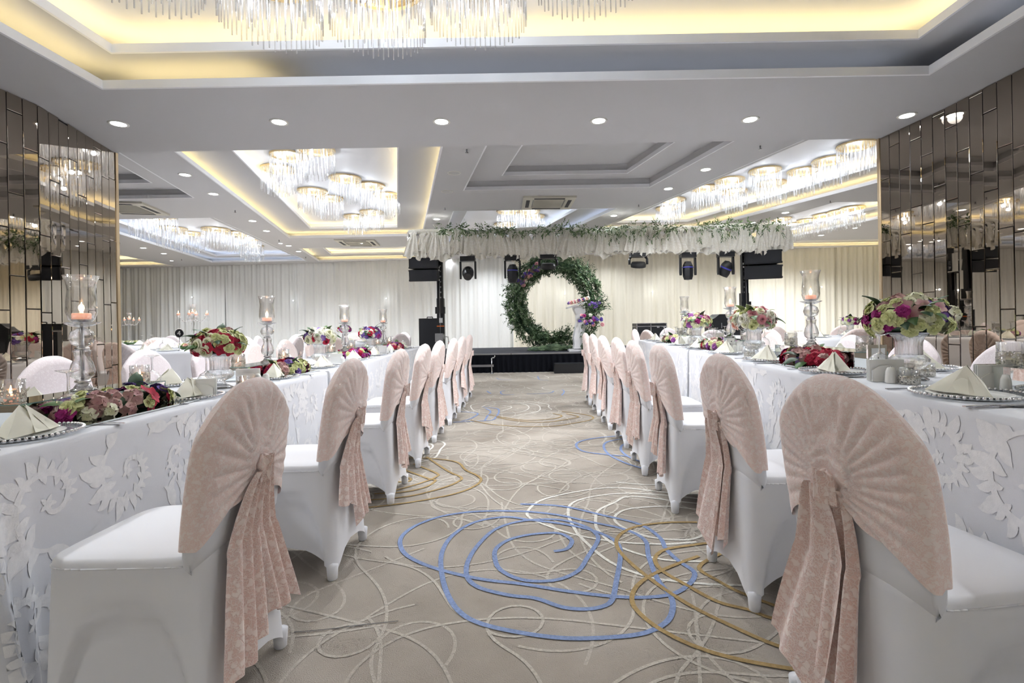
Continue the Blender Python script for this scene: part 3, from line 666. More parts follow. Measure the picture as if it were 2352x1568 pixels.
# ---------------------------------------------------------------- banquet chair in a stretch cover with lace hood and sash
ZT = .90
def sgnp(v, p): return math.copysign(abs(v) ** p, v)
SEAM = []
def cover_mesh():
    m = MB(); N = 96
    def ringpt(th, z, s, ex=.34):
        c, s_ = cos(th), sin(th)
        k = z / .45
        a = .222 + (.200 - .222) * k ** .7; yb = -.232 + .03 * k; yf = .232 - .012 * k
        x = a * sgnp(c, ex); y0 = (yb + yf) / 2; hy = (yf - yb) / 2; y = y0 + hy * sgnp(s_, ex)
        mid = 1 - abs(sin(2 * th)) ** .6
        inn = .018 * mid * (1 - k) * 1.2
        # sides are drawn in below the seat frame, behind an arched edge
        if abs(c) > abs(s_):
            arch = max(0.0, 1 - (y / .17) ** 2) ** .5 * .36
            e = min(1, max(0, (arch - z + .015) / .03)); e = e * e * (3 - 2 * e)
            x -= math.copysign(.022 * e, x)
            x -= math.copysign(inn, x)
        else: y -= math.copysign(inn, y)
        return x, y
    SEAM[:] = [ringpt(pi * 2 * k / 72, .449, 1) + (.452,) for k in range(73)]; SEAM[:] = [(x * 1.004, y * 1.004, z) for x, y, z in SEAM]
    def fn(u, v):
        th = 2 * pi * u + pi / 4; c, s_ = cos(th), sin(th)
        mm = min(1, abs(sin(2 * th)) ** 1.0)
        bx = ringpt(th, .05, 0); uu = abs(bx[0]) / .21 if abs(s_) > abs(c) else abs(bx[1]) / .22
        arch = (.095 if s_ < 0 and abs(s_) > abs(c) else .13) * max(0, 1 - min(1, uu) ** 2.4) ** .85
        z = arch + (.45 - arch) * v; x, y = ringpt(th, z, v); return (x, y, z)
    m.grid(fn, N, 22, True)
    # rounded seat edge and crowned top
    for (z, f) in (): pass
    top = [ringpt(2 * pi * k / N + pi / 4, .45, 1) for k in range(N)]
    lv = [(.45, 1.0), (.462, .995), (.470, .975), (.474, .94), (.478, .7), (.480, .35)]
    vs = [(x * f, (y - .005) * f + .005, z) for z, f in lv for x, y in top] + [(0, .005, .481)]
    n = N; fs = [(j * n + k, j * n + (k + 1) % n, (j + 1) * n + (k + 1) % n, (j + 1) * n + k) for j in range(len(lv) - 1) for k in range(n)]
    fs += [((len(lv) - 1) * n + k, (len(lv) - 1) * n + (k + 1) % n, len(lv) * n) for k in range(n)]
    m.add(vs, fs)
    def bk(u, v): 
        x, y, z = back_pt(2 * pi * u, .30, v, 0); sk = max(0.0, .47 - z); x *= 1 - 1.3 * sk; y = y + sk * .6 if y < -.168 else y; return (x, y, z)
    m.grid(bk, 72, 26, True)
    return m
def ztop(xn): return ZT - .115 * abs(xn) ** 2.7
def back_pt(th, zlow, v, offv, hem=None):
    """point on the back rest shell: th around (sin<0 is the rear face)"""
    c, s_ = cos(th), sin(th)
    xn = sgnp(c, .55)
    zt = ztop(xn) + offv * .8; z0 = zlow if hem is None else hem(xn, s_)
    z = z0 + (zt - z0) * v
    k = (z - .45) / .45
    w_ = (.196 + .018 * sin(pi * min(1, max(0, k * .9 + .1)))) + offv
    if z > .70: w_ -= .035 * ((z - .70) / .2) ** 1.6
    x = xn * w_
    d = (.030 + .004 * (1 - k)) ; rem = max(0.0, (zt - z)) 
    d *= min(1, sqrt(rem / .045 + .0)) if rem < .045 else 1
    yc = -.168 - .062 * max(0, k) ** 1.15 - .0 * k
    y = yc + (d + offv * min(1, sqrt(max(0, rem) / .02))) * sgnp(s_, .5) 
    return x, y, z
ZK = .655
def hood_mesh(seed, knx=0.0):
    rs = random.Random(seed); ph = rs.uniform(0, 6.28); nf = rs.choice((25, 28, 31))
    def hem(xn, s_):
        if s_ < 0: return .500 + (ZK - .035 - .500) * max(0, 1 - abs(xn - knx * 4) * 1.02) ** .9 + .006 * sin(9 * xn + ph)
        return .50 + .005 * sin(14 * xn)
    def fn(u, v):
        th = 2 * pi * u; x, y, z = back_pt(th, 0, v, .007, hem)
        if sin(th) < 0:
            dx, dz = x - knx, z - ZK; r = sqrt(dx * dx + dz * dz); ph_ = atan2(dx, dz)
            edge = min(1, (.214 - abs(x)) / .03) if abs(x) < .214 else 0
            amp = .0075 * min(1, r / .05) * (1 - .60 * min(1, r / .24)) * max(.05, edge) * (1 - v ** 10)
            f = abs(cos(nf / 2 * ph_ + ph + .8 * sin(3 * ph_ + seed))) ** .6 * 2 - 1
            y -= .012 * math.exp(-(r / .10) ** 2) + amp * (f + .8)
            # gathered cloth is pulled towards the knot
            pull = .10 * math.exp(-(r / .10) ** 2); x -= dx * pull; z -= dz * pull
        else:
            y += .0025 * sin(40 * x + 9 * z) * (1 - v)
        return (x, y, z)
    m = MB().grid(fn, 260, 44, True)
    return m
def tail_mesh(seed, x0, dx, L, w1, y0, slant, nf=2.6):
    rs = random.Random(seed); ph = rs.uniform(0, 6.28)
    def fn(u, v):
        w_ = .045 + (w1 - .045) * v ** .5; l = L + slant * (u - .5) + .012 * sin(11 * u + ph)
        x = x0 + dx * v + (u - .5) * w_ + .006 * sin(5 * v + ph)
        z = ZK - .012 - l * v; k = (z - .45) / .45
        base = -.168 - .062 * max(0, k) ** 1.15 - .034 if z > .45 else -.202 - .034 * (.45 - z) / .45 - .004
        fold = .026 * (.5 + .5 * cos(2 * pi * nf * u + ph + 1.1 * v + 1.3 * sin(4.3 * u + ph + v))) * (.45 + .75 * v)
        y = base - y0 - fold - .014 * math.exp(-v * 7) - .004
        return (x, y, z)
    return MB().grid(fn, 44, 30)
def knot_mesh(seed):
    def fn(u, v):
        a = 2 * pi * u; b = v * pi
        r = .026 * (1 + .10 * cos(5 * a + 3 * v)); x = r * sin(b) * cos(a) * 1.0; z = r * 1.25 * -cos(b); y = r * sin(b) * sin(a) * .85
        return (x, y - .243 - .012, z + ZK - .004)
    return MB().grid(fn, 28, 12, True)
# an overlying fold that wraps the knot from above
def wrap_mesh(seed, w_=.075):
    def fn(u, v):
        x = (u - .5) * (w_ + .02 * v) ; z = ZK + .020 - .065 * v + .012 * (1 - (2 * u - 1) ** 2) * (1 - v)
        y = -.270 - .014 * cos(pi * (u - .5)) * (1 - .5 * v) - .004 * cos(18 * u + seed) + .012 * abs(2 * u - 1) ** 2
        return (x, y, z)
    return MB().grid(fn, 24, 10)
foot = MB().lathe([(.0005, 0), (.016, 0), (.020, .005), (.022, .03), (.024, .06), (.0005, .07)], 14)
cover_p = part('cover', cover_mesh(), 'spandex'); foot_me = fixn(foot.mesh('foot', 'spandex'))
feet_p = [dict(name='foot', me=foot_me, loc=(sx * .191, sy * .199, 0), rot=(0, 0, 0), sc=(1, 1, 1), subs=(), props={}) for sx in (-1, 1) for sy in (-1, 1)]
hood_ps = [part('lace_hood', hood_mesh(s_), 'blush_lace_smooth', label='blush pink lace hood pleated to a knot') for s_ in (1, 2, 3)]
pale_hood = [part('lace_hood', hood_mesh(5), 'pale_lace', label='pale lace hood')]
knot_p = part('knot', knot_mesh(1), 'blush_lace_smooth')
def kit(k):
    if k == 0: tails = [tail_mesh(11, .035, .075, .46, .17, .002, .01, 2.2), tail_mesh(12, -.02, -.075, .49, .22, .014, -.05, 2.8)]
    elif k == 1: tails = [tail_mesh(13, .025, .05, .47, .15, .0, -.04), tail_mesh(14, -.03, -.07, .36, .20, .014, .07, 3.1)]
    elif k == 2: tails = [tail_mesh(15, -.035, -.075, .50, .21, .016, .10, 1.9), tail_mesh(16, .01, -.02, .46, .16, .002, .02, 2.2)]
    else: tails = [tail_mesh(17, -.02, -.04, .46, .18, .012, .06, 2.8), tail_mesh(18, .03, .07, .41, .15, .0, .0, 2.3)]
    seam = MB()
    for p_, q_ in zip(SEAM, SEAM[1:]):
        if p_[1] > -.15 and q_[1] > -.15: seam.tube(p_, q_, .0022, .0022, 5)
    tp = [part('seat_seam', seam, 'seam')] + [part('sash_tail', t, 'blush_lace') for t in tails]
    return [cover_p] + feet_p + [hood_ps[k % 3], knot_p, part('knot_wrap', wrap_mesh(k, .045 + .006 * k), 'blush_lace')] + tp
KITS = [kit(k) for k in range(4)]
PALEK = [cover_p] + feet_p + pale_hood + [knot_p] + KITS[1][-2:]

YLc = [1.455, 2.27, 3.13, 3.88, 4.65, 5.4, 6.15, 7.0]
YRc = [1.22, 2.0, 2.92, 3.6, 4.35, 5.05, 5.78, 6.5]
rs = random.Random(5)
for i, y in enumerate(YLc):
    inst(KITS[(0, 1, 3, 1, 0, 3, 1, 0)[i]], 'banquet_chair', 'white stretch-covered chair with blush lace sash, %s from the camera left of the aisle' % ORD[i + 1], 'chair',
         (-.83 - .20 + rs.uniform(-.012, .012) - (.0 if i else -.0), y, 0), pi / 2 + (rs.uniform(-.03, .03) if i > 1 else 0), 'aisle chairs with blush lace sashes', (1, 1, 1.0))
for i, y in enumerate(YRc):
    inst(KITS[(2, 2, 1, 3, 0, 1, 3, 0)[i]], 'banquet_chair', 'white stretch-covered chair with blush lace sash, %s from the camera right of the aisle' % ORD[i + 1], 'chair',
         (.80 + (.195 + rs.uniform(-.012, .012) if i else .155), y, 0), -pi / 2 + (rs.uniform(-.03, .03) if i > 1 else (.14, .03)[i]), 'aisle chairs with blush lace sashes', (1, 1, 1.012))
for i, y in enumerate((2.13, 2.95, 3.7, 4.45, 5.25, 6.0, 6.8)):
    inst(PALEK if i < 4 else KITS[i % 4], 'banquet_chair', 'lace-hooded chair facing the aisle across the left long table, %s from the camera' % ORD[i + 1], 'chair', (edgeL(y) - WD - .32, y, 0), -pi / 2 + rs.uniform(-.06, .06), 'chairs on the wall side of the long tables')
for i, y in enumerate((2.72, 3.45, 4.2, 4.95, 5.7, 6.4)):
    inst(PALEK if i < 3 else KITS[i % 4], 'banquet_chair', 'lace-hooded chair facing the aisle across the right long table, %s from the camera' % ORD[i + 1], 'chair', (edgeR(y) + WD + .30, y, 0), pi / 2 + rs.uniform(-.06, .06), 'chairs on the wall side of the long tables')

# ---------------------------------------------------------------- tableware prototypes
def beads():
    m = MB(); n = 64
    for k in range(n): a = 2 * pi * k / n; m.sphere((.152 * cos(a), .152 * sin(a), .0135), .0058, 6, 4)
    return m
charger = [part('glass_plate', MB().lathe([(.0005, .004), (.09, .004), (.12, .008), (.15, .0125), (.15, .0105), (.12, .004), (.085, .0), (.0005, .0)], 40), 'charger_glass'),
           part('beaded_rim', beads(), 'silver', kind='stuff'),
           part('dinner_plate', MB().lathe([(.0005, .0055), (.07, .0055), (.085, .008), (.11, .0125), (.111, .0115), (.085, .0062), (.07, .0042), (.0005, .0042)], 36), 'ceramic')]
def napkin_mesh():
    # folded pyramid: wide front face, ridge to the back
    m = MB()
    def face(A_, B_, C_, bulge, n=8):
        A_, B_, C_ = Vector(A_), Vector(B_), Vector(C_); nn = (B_ - A_).cross(C_ - A_).normalized()
        vs = []; ix = {}
        for i in range(n + 1):
            for j in range(n + 1 - i):
                a, b = i / n, j / n; c = 1 - a - b
                ix[(i, j)] = len(vs); vs.append(A_ * c + B_ * a + C_ * b + nn * bulge * 27 * a * b * c)
        fs = []
        for i in range(n):
            for j in range(n - i):
                fs.append((ix[i, j], ix[i + 1, j], ix[i, j + 1]))
                if j < n - i - 1: fs.append((ix[i + 1, j], ix[i + 1, j + 1], ix[i, j + 1]))
        m.add(vs, fs)
    T = (0, .008, .088); L_, R_, Bk, F1 = (-.105, -.035, .0), (.105, -.035, 0), (0, .075, 0), (.045, -.045, .0)
    face(L_, F1, T, .010); face(F1, R_, (.004, .0, .086), -.008); face(R_, Bk, T, .008); face(Bk, L_, T, .008)
    face((.105, -.035, 0.001), (-.02, -.05, .002), (.006, -.004, .089), .006)
    return m
napkin = [part('napkin', napkin_mesh(), 'napkin', False)]
for p in napkin[0]['me'].polygons: p.use_smooth = True
def fork_mesh():
    m = MB(); m.box((0, -.03, .003), (.007, .11, .0025)); m.box((0, -.085, .003), (.011, .05, .003)); m.box((0, .035, .004), (.010, .03, .002)); m.box((0, .052, .005), (.022, .016, .002))
    for k in range(4): m.box((-.0085 + k * .0057, .078, .006), (.003, .04, .0018))
    return m
def knife_mesh():
    prof = [(-.006, -.11), (.006, -.11), (.005, -.02), (.009, 0), (.0095, .08), (.003, .11), (-.006, .112)]
    return MB().prism(prof, lambda a, b, t: (a, b, t), .0015, .005)
def spoon_mesh():
    m = MB().box((0, -.03, .003), (.007, .12, .0025)); m.grid(lambda u, v: (.018 * sin(pi * v) * cos(2 * pi * u), .055 + .028 * -cos(pi * v), .005 - .004 * sin(pi * v) * (1 if 1 else 0)), 14, 8, True); return m
fork = [part('fork', fork_mesh(), 'dark_silver', False)]; knife = [part('knife', knife_mesh(), 'silver', False)]; spoon = [part('spoon', spoon_mesh(), 'dark_silver')]
wine_up = [(.033, 0), (.040, .03), (.043, .05), (.040, .075), (.028, .095), (.012, .104), (.0045, .112), (.004, .16), (.006, .178), (.035, .188), (.036, .190), (.0005, .190)]
wine = [part('bowl', MB().lathe(wine_up[:6], 32), 'glass'), part('stem', MB().lathe(wine_up[5:9], 16), 'crystal'), part('base', MB().lathe(wine_up[8:], 32), 'glass')]
tumb = [part('tumbler', MB().lathe([(.0005, .002), (.024, .002), (.030, .085), (.032, .085), (.027, 0), (.0005, 0)], 28, flute=0), 'crystal')]
fl_me = fixn(MB().lathe([(.0005, 0), (.004, .005), (.0045, .012), (.002, .024), (.0005, .032)], 10).mesh('flame', 'flame'))
wax = MB().lathe([(.0005, .022), (.017, .022), (.0185, .020), (.0185, 0), (.0005, 0)], 20)
votive = [part('cup', MB().lathe([(.0005, .003), (.034, .003), (.037, .08), (.0385, .08), (.037, 0), (.0005, 0)], 28), 'glass'),
          part('filigree_band', MB().lathe([(.0372, .002), (.0398, .004), (.0398, .043), (.0385, .046)], 40), 'filigree', label='silver filigree band'),
          part('candle', wax, 'candle_wax', loc=(0, 0, .004)), part('flame', fl_me, None, loc=(0, 0, .028))]
votive_off = votive[:2] + [part('candle', wax, 'napkin', loc=(0, 0, .004))]
def holder_parts(lit=True):
    hur = [(.030, .0), (.040, .012), (.049, .04), (.047, .09), (.043, .125), (.047, .160), (.056, .185), (.058, .186), (.049, .16), (.045, .125), (.049, .09), (.051, .04), (.042, .010), (.030, -.002)]
    ps = [part('foot', MB().lathe([(.0005, 0), (.046, 0), (.046, .006), (.030, .014), (.020, .032), (.0005, .034)], 28, flute=14, amp=.03), 'crystal'),
          part('metal_rod', MB().tube((0, 0, .03), (0, 0, .265), .006, .006, 10), 'silver'),
          part('lower_ring', MB().lathe([(.018, .034), (.026, .036), (.026, .044), (.018, .047)], 24), 'silver'),
          part('crystal_vase', MB().lathe([(.020, .047), (.036, .062), (.040, .082), (.034, .11), (.024, .135), (.026, .155), (.029, .165), (.022, .167)], 30, flute=15, amp=.035), 'crystal'),
          part('upper_ring', MB().lathe([(.018, .167), (.024, .168), (.024, .176), (.018, .180)], 24), 'silver'),
          part('crystal_ball', MB().lathe([(.012, .178), (.034, .192), (.0425, .217), (.034, .242), (.012, .256)], 30, flute=15, amp=.03), 'crystal'),
          part('drip_dish', MB().lathe([(.010, .258), (.030, .262), (.058, .276), (.060, .279), (.030, .268), (.010, .268)], 32, flute=16, amp=.03), 'crystal'),
          part('hurricane_shade', MB().lathe([(r, z + .280) for r, z in hur], 36), 'glass'),
          part('candle_cup', MB().lathe([(.0005, .278), (.028, .279), (.034, .290), (.0005, .290)], 24), 'dark_silver')]
    if lit: ps += [part('candle', MB().lathe([(.0005, .315), (.029, .315), (.031, .312), (.031, .290), (.0005, .290)], 24), 'candle_wax'), part('flame', fl_me, None, loc=(0, 0, .318), sc=(1.5, 1.5, 1.3))]
    return ps
HOLD, HOLD0 = holder_parts(), holder_parts(False)
shk = [part('body', MB().lathe([(.0005, .0), (.019, 0), (.021, .005), (.018, .045), (.013, .060), (.0005, .064)], 20), 'ceramic'), part('holes', MB().sphere((0, -.002, .0635), .0016, 6, 4).sphere((.004, .002, .063), .0016, 6, 4).sphere((-.004, .002, .063), .0016, 6, 4), 'dark_slot', kind='stuff')]
nh = MB().box((0, 0, .004), (.11, .045, .008)).prism([(-.055, .006), (.055, .006), (.055, .045), (.03, .062), (0, .066), (-.03, .062), (-.055, .045)], lambda a, b, t: (a, t, b), -.020, -.015)
nh.prism([(-.055, .006), (.055, .006), (.055, .045), (.03, .062), (0, .066), (-.03, .062), (-.055, .045)], lambda a, b, t: (a, t, b), .015, .020)
nm_ = MB()
for k in range(5): nm_.box((.003 * (k % 2), -.010 + k * .005, .045), (.125, .0035, .085))
napholder = [part('holder', nh, 'ceramic', False), part('paper_napkins', nm_, 'ceramic', False, kind='stuff')]

def rbox(mb, c, d): return mb.box(c, d)
def mirror_box(L, W=.16, Hb=.085):
    return [part('mirror_panel', MB().box((0, -W / 2, Hb / 2), (L - .004, .003, Hb - .002)), 'mirror', False), part('mirror_panel', MB().box((0, W / 2, Hb / 2), (L - .004, .003, Hb - .002)), 'mirror', False),
            part('mirror_panel', MB().box((-L / 2, 0, Hb / 2), (.003, W - .002, Hb - .002)), 'mirror', False), part('mirror_panel', MB().box((L / 2, 0, Hb / 2), (.003, W - .002, Hb - .002)), 'mirror', False),
            part('mirror_panel', MB().box((0, 0, Hb), (L + .003, W + .003, .003)), 'mirror', False),
            part('edge', MB().box((L / 2, -W / 2, Hb / 2), (.004, .004, Hb)).box((-L / 2, -W / 2, Hb / 2), (.004, .004, Hb)).box((L / 2, W / 2, Hb / 2), (.004, .004, Hb)).box((0, -W / 2 - .001, Hb), (L, .003, .004)).box((-L / 2, 0, Hb), (.004, W, .004)), 'mirror_edge', False)]

# ---------------------------------------------------------------- flowers
def blossom(n=4, R=.030, w_=.9, cup=.25):
    m = MB()
    for k in range(n):
        a = 2 * pi * k / n; ca, sa = cos(a), sin(a)
        vs = []
        for j in range(5):
            t = j / 4; ww = R * w_ * sin(pi * (t * .82 + .12)) * .55
            for i in (-1, 0, 1):
                r = R * t; z = cup * R * (t ** 1.5) - .15 * R * (t ** 4) + (.10 * R if i else 0) * t + .0008 * k
                x, y = r, i * ww; vs.append((x * ca - y * sa, x * sa + y * ca, z))
        m.add(vs, [(j * 3 + i, j * 3 + i + 1, (j + 1) * 3 + i + 1, (j + 1) * 3 + i) for j in range(4) for i in range(2)])
    m.sphere((0, 0, .002), .003, 6, 4); return m
def cluster(seed, n=6, petals=4, R=.020):
    rs = random.Random(seed); m = MB()
    for k in range(n):
        b = blossom(petals, R, 1.1, .25); th = rs.uniform(.2, 1.1) if k else 0; ph = 2 * pi * k / max(1, n - 1)
        rot = Matrix.Rotation(ph, 3, 'Z') @ Matrix.Rotation(th, 3, 'Y'); c = rot @ Vector((0, 0, .026)) - Vector((0, 0, .012)); tw = Matrix.Rotation(rs.uniform(0, 6), 3, 'Z')
        m.add([rot @ (tw @ Vector(v)) + c for v in b.v], b.f)
    return m
def rose(R=.028):
    m = MB()
    for ring_, (n, r0, tilt, h) in enumerate(((3, .25, .15, 1.0), (4, .5, .4, .95), (5, .8, .75, .75), (5, 1.0, 1.15, .5))):
        for k in range(n):
            a = 2 * pi * k / n + ring_ * .7
            def fn(u, v, a=a, n=n, r0=r0, tilt=tilt, h=h):
                w_ = (u - .5) * (2 * pi / n) * 1.35; r = R * (r0 * .45 + v * r0 * .55 + tilt * .25 * v * v); z = R * (h * sin(v * 1.5) * .9 - .35 * tilt * v * v) - .1 * R * abs(u - .5) * 2 * v
                return (r * cos(a + w_ * (1 - .25 * v)), r * sin(a + w_ * (1 - .25 * v)), z)
            m.grid(fn, 4, 4)
    return m
def leafm(L=.06, W=.03):
    return MB().grid(lambda u, v: (L * v, (u - .5) * W * sin(pi * min(1, v * .9 + .08)) * 1.0, .012 * v * (1 - v) * 4 - .3 * L * v * v * .4 - abs(u - .5) * .006), 4, 7)
FL = {}
for c_ in ('crimson', 'magenta', 'purple', 'blue', 'lime', 'mauve', 'cream', 'white', 'violet', 'pink', 'peach'):
    FL['h_' + c_] = fixn(cluster(hash(c_) % 97 if 0 else len(c_) * 7, 6).mesh('blossom_cluster', 'petal_' + c_)); FL['b_' + c_] = fixn(blossom(5, .034).mesh('blossom', 'petal_' + c_))
for c_ in ('cream', 'white', 'peach', 'pink', 'crimson', 'lime'): FL['r_' + c_] = fixn(rose().mesh('rose', 'petal_' + c_))
for k_, mt in (('leaf_d', 'leaf_dark'), ('leaf_m', 'leaf_mid'), ('leaf_o', 'leaf_olive')): FL[k_] = fixn(leafm().mesh('leaf', mt))
FNAME = {'h': 'blossom_cluster', 'b': 'blossom', 'r': 'rose', 'l': 'leaf'}
def dome(root, keys, n, rx, ry, rz, z0, seed, size=1.0, leaves=('leaf_d',), nl=10, low=-.15):
    rs = random.Random(seed); ga = 2.39996
    for i in range(n):
        t = (i + .5) / n; cz_ = 1 - t * (1 - low); r = sqrt(max(0, 1 - cz_ * cz_)); a = i * ga + rs.uniform(-.2, .2)
        nrm = Vector((r * cos(a), r * sin(a), cz_)); p = Vector((rx * nrm.x, ry * nrm.y, z0 + rz * nrm.z)) * 1.0 + nrm * rs.uniform(-.008, .010)
        k = keys[int((a % 6.283) / 6.283 * len(keys) + rs.uniform(-1.9, 1.9)) % len(keys)]
        q = nrm.to_track_quat('Z', 'Y').to_matrix() @ Matrix.Rotation(rs.uniform(0, 6), 3, 'Z')
        o = ob(FNAME[k[0]], FL[k], root, p, q.to_euler(), size * rs.uniform(.72, 1.02))
    for i in range(nl):
        a = rs.uniform(0, 6.28); el = rs.uniform(-.2, .8); p = Vector((rx * .75 * cos(a) * cos(el), ry * .75 * sin(a) * cos(el), z0 + rz * .8 * sin(el)))
        ob('leaf', FL[leaves[i % len(leaves)]], root, p, (rs.uniform(-.4, .4), -el - rs.uniform(-.2, .4), a), size * rs.uniform(1, 1.6))
def vase_parts():
    pr1 = [(.0005, 0), (.062, 0), (.064, .006), (.050, .014), (.030, .026), (.024, .036), (.030, .044), (.052, .054), (.066, .070), (.068, .085), (.056, .098), (.050, .104)]
    pr2 = [(.046, .102), (.045, .13), (.046, .155), (.052, .175), (.062, .185), (.060, .187), (.049, .177), (.043, .155), (.042, .13), (.043, .104)]
    return [part('footed_bowl', MB().lathe(pr1, 40, flute=10, amp=.045), 'crystal'), part('fluted_neck', MB().lathe(pr2, 48, flute=12, amp=.05), 'crystal'),
            part('top_plate', MB().lathe([(.0005, .189), (.066, .189), (.074, .194), (.074, .197), (.0005, .197)], 32), 'dark_silver')]
VASE = vase_parts()
mixA = ['h_lime', 'h_lime', 'h_mauve', 'h_cream', 'h_magenta', 'h_crimson', 'h_mauve', 'r_cream', 'h_lime', 'b_crimson']
mixB = ['r_white', 'r_white', 'r_cream', 'r_white', 'b_purple', 'r_white', 'r_crimson', 'r_cream']
mixC = ['h_violet', 'h_magenta', 'h_lime', 'h_crimson', 'h_white', 'h_purple']
mixD = ['h_lime', 'h_cream', 'h_white', 'h_magenta', 'h_lime', 'h_mauve', 'h_magenta', 'h_lime', 'h_cream', 'b_mauve', 'h_lime', 'b_purple', 'h_cream']
mixE = ['r_white', 'r_cream', 'r_white', 'r_peach', 'r_white', 'r_lime', 'r_cream', 'r_white', 'r_pink', 'r_cream']
mixF = ['h_magenta', 'h_white', 'h_violet', 'h_cream', 'h_lime', 'h_mauve']
def bouquet(x, y, t, label, keys, R, seed, size, s=1.0, lv=('leaf_d', 'leaf_m')):
    v = inst(VASE, 'footed_crystal_vase', 'vase of the ' + label, 'vase', (x, y, t), 0, 'footed crystal vases', s)
    r = ob('bouquet', None, None, (x, y, t + .197 * s)); r['label'] = label; r['category'] = 'flowers'; r['group'] = 'bouquets on crystal vases'
    ob('flower_foam', fixn(MB().sphere((0, 0, 0), 1, 16, 10, (R * .74, R * .74, R * .50)).mesh('flower_foam', 'leaf_dark')), r, (0, 0, R * .40))
    dome(r, keys, 78, R, R, R * .62, R * .36, seed, size * .95, lv, 16, low=-.5)
def tray_flowers(x, y, t, label, keys, L, W, seed, size, rz):
    r = ob('flower_arrangement', None, None, (x, y, t), (0, 0, rz)); r['label'] = label; r['category'] = 'flowers'; r['group'] = 'low flower arrangements on mirror bases'
    ob('mirror_base', MB().box((0, 0, .004), (L + .1, W + .06, .006)).mesh('mirror_base', 'mirror', False), r)
    ob('flower_foam', fixn(MB().sphere((0, 0, .036), 1, 16, 8, (L / 2 * .85, W / 2 * .8, .040)).mesh('flower_foam', 'leaf_dark')), r, (0, 0, .01))
    dome(r, keys, 52, L / 2, W / 2, .055, .032, seed, size, ('leaf_d', 'leaf_m'), 9, low=-.25)

# ---------------------------------------------------------------- place settings
def setting(x, y, t, rz, tail, side, glass=True, cut=True, seed=0):
    """rz: the direction the diner looks (+y of the setting)"""
    rs = random.Random(seed); R = Matrix.Rotation(rz, 3, 'Z')
    def at(a, b, z=0): v = R @ Vector((a, b, 0)); return (x + v.x, y + v.y, t + z)
    inst(charger, 'charger_plate', 'beaded glass charger with white plate ' + tail, 'plate', at(0, 0, .001), rz, 'place settings of the long tables')
    inst(napkin, 'folded_napkin', 'cream folded napkin ' + tail, 'napkin', at(0, -.01, .014), rz + rs.uniform(-.25, .25), 'folded napkins of the long tables')
    if cut:
        inst(fork, 'fork', 'silver fork ' + tail, 'fork', at(-.19, -.02, .001), rz + rs.uniform(-.1, .1), 'forks of the long tables')
        inst(knife, 'knife', 'silver knife ' + tail, 'knife', at(.185, -.07, .001), rz + rs.uniform(-.06, .06), 'knives of the long tables')
        inst(spoon, 'spoon', 'silver spoon ' + tail, 'spoon', at(.20, -.08, .001), rz + rs.uniform(-.1, .1), 'spoons of the long tables')
    if glass: inst(wine, 'wine_glass', 'upturned wine glass ' + tail, 'glass', at(.225, .05, .001), 0, 'upturned wine glasses')
nl_ = [1.57, 2.38, 3.25, 4.05, 4.85, 5.6, 6.35, 7.1]
nr_ = [1.60, 2.36, 3.1, 3.85, 4.6, 5.3, 6.0, 6.6]
for i, y in enumerate(nl_):
    setting(edgeL(y) - .175, y, TL, pi / 2, 'at %s place from camera, aisle side of left table' % ORD[i + 1], -1, seed=i)
for i, y in enumerate(nr_):
    setting(edgeR(y) + .165, y, TR, -pi / 2, 'at %s place from camera, aisle side of right table' % ORD[i + 1], 1, seed=20 + i)
for i, y in enumerate((2.1, 2.95, 3.7, 4.5, 5.3, 6.1, 6.9)):
    setting(edgeL(y) - WD + .17, y, TL, -pi / 2, 'at %s place from camera, wall side of left table' % ORD[i + 1], -1, seed=40 + i, cut=i < 4)
for i, y in enumerate((2.45, 3.15, 3.9, 4.65, 5.4, 6.1)):
    setting(edgeR(y) + WD - .17, y, TR, pi / 2, 'at %s place from camera, wall side of right table' % ORD[i + 1], 1, seed=60 + i, cut=i < 4)

# ---------------------------------------------------------------- centrepieces of the long tables
def centre(side, i, y0, y1, yh, holder, label_n, off_=.36, lit=True):
    t = TL if side < 0 else TR; e = edgeL if side < 0 else edgeR; x = lambda y: e(y) + side * off_
    sd = 'left' if side < 0 else 'right'; L = y1 - y0; ym = (y0 + y1) / 2
    ang = atan2(y1 - y0, x(y1) - x(y0))
    inst(mirror_box(L), 'mirror_box', 'long low mirrored box, %s from the camera on the %s table' % (ORD[i], sd), 'mirror box', (x(ym), ym, t), ang, 'mirrored boxes on the long tables')
    if holder: inst(HOLD if lit else HOLD0, 'candle_holder', 'tall crystal candle holder with hurricane shade, %s from the camera on the %s table' % (ORD[i], sd), 'candle holder', (x(yh), yh, t + .0865), 0, 'tall crystal candle holders')
    if holder and lit: light('candle_light', 'POINT', (x(yh), yh, t + .0865 + .345), L_CANDLE, (1, .6, .3), .01)
    for nme, yy in (('near', y0 + .05), ('far', y1 - .05)):
        inst(votive if side < 0 else votive_off, 'votive_holder', 'glass filigree votive on the %s end of %s mirrored box, %s table' % (nme, ORD[i], sd), 'candle holder', (x(yy), yy, t + .0865), yy, 'filigree votives')
        if side < 0 and i < 3: light('candle_light', 'POINT', (x(yy), yy, t + .0865 + .045), L_CANDLE * .35, (1, .55, .25), .006)
centre(-1, 1, 1.68, 2.38, 2.02, True, 1); centre(-1, 2, 3.12, 3.85, 3.55, True, 2); centre(-1, 3, 4.75, 5.45, 5.2, True, 3); centre(-1, 4, 6.4, 7.1, 6.75, True, 4)
centre(1, 1, 1.30, 1.78, 0, False, 1, .42); centre(1, 2, 2.5, 3.4, 3.08, True, 2, .42); centre(1, 3, 4.1, 4.85, 4.5, True, 3, .42); centre(1, 4, 5.7, 6.4, 6.1, True, 4, .42, False)
def tx(side, y, o_): return (edgeL(y) if side < 0 else edgeR(y)) + side * o_
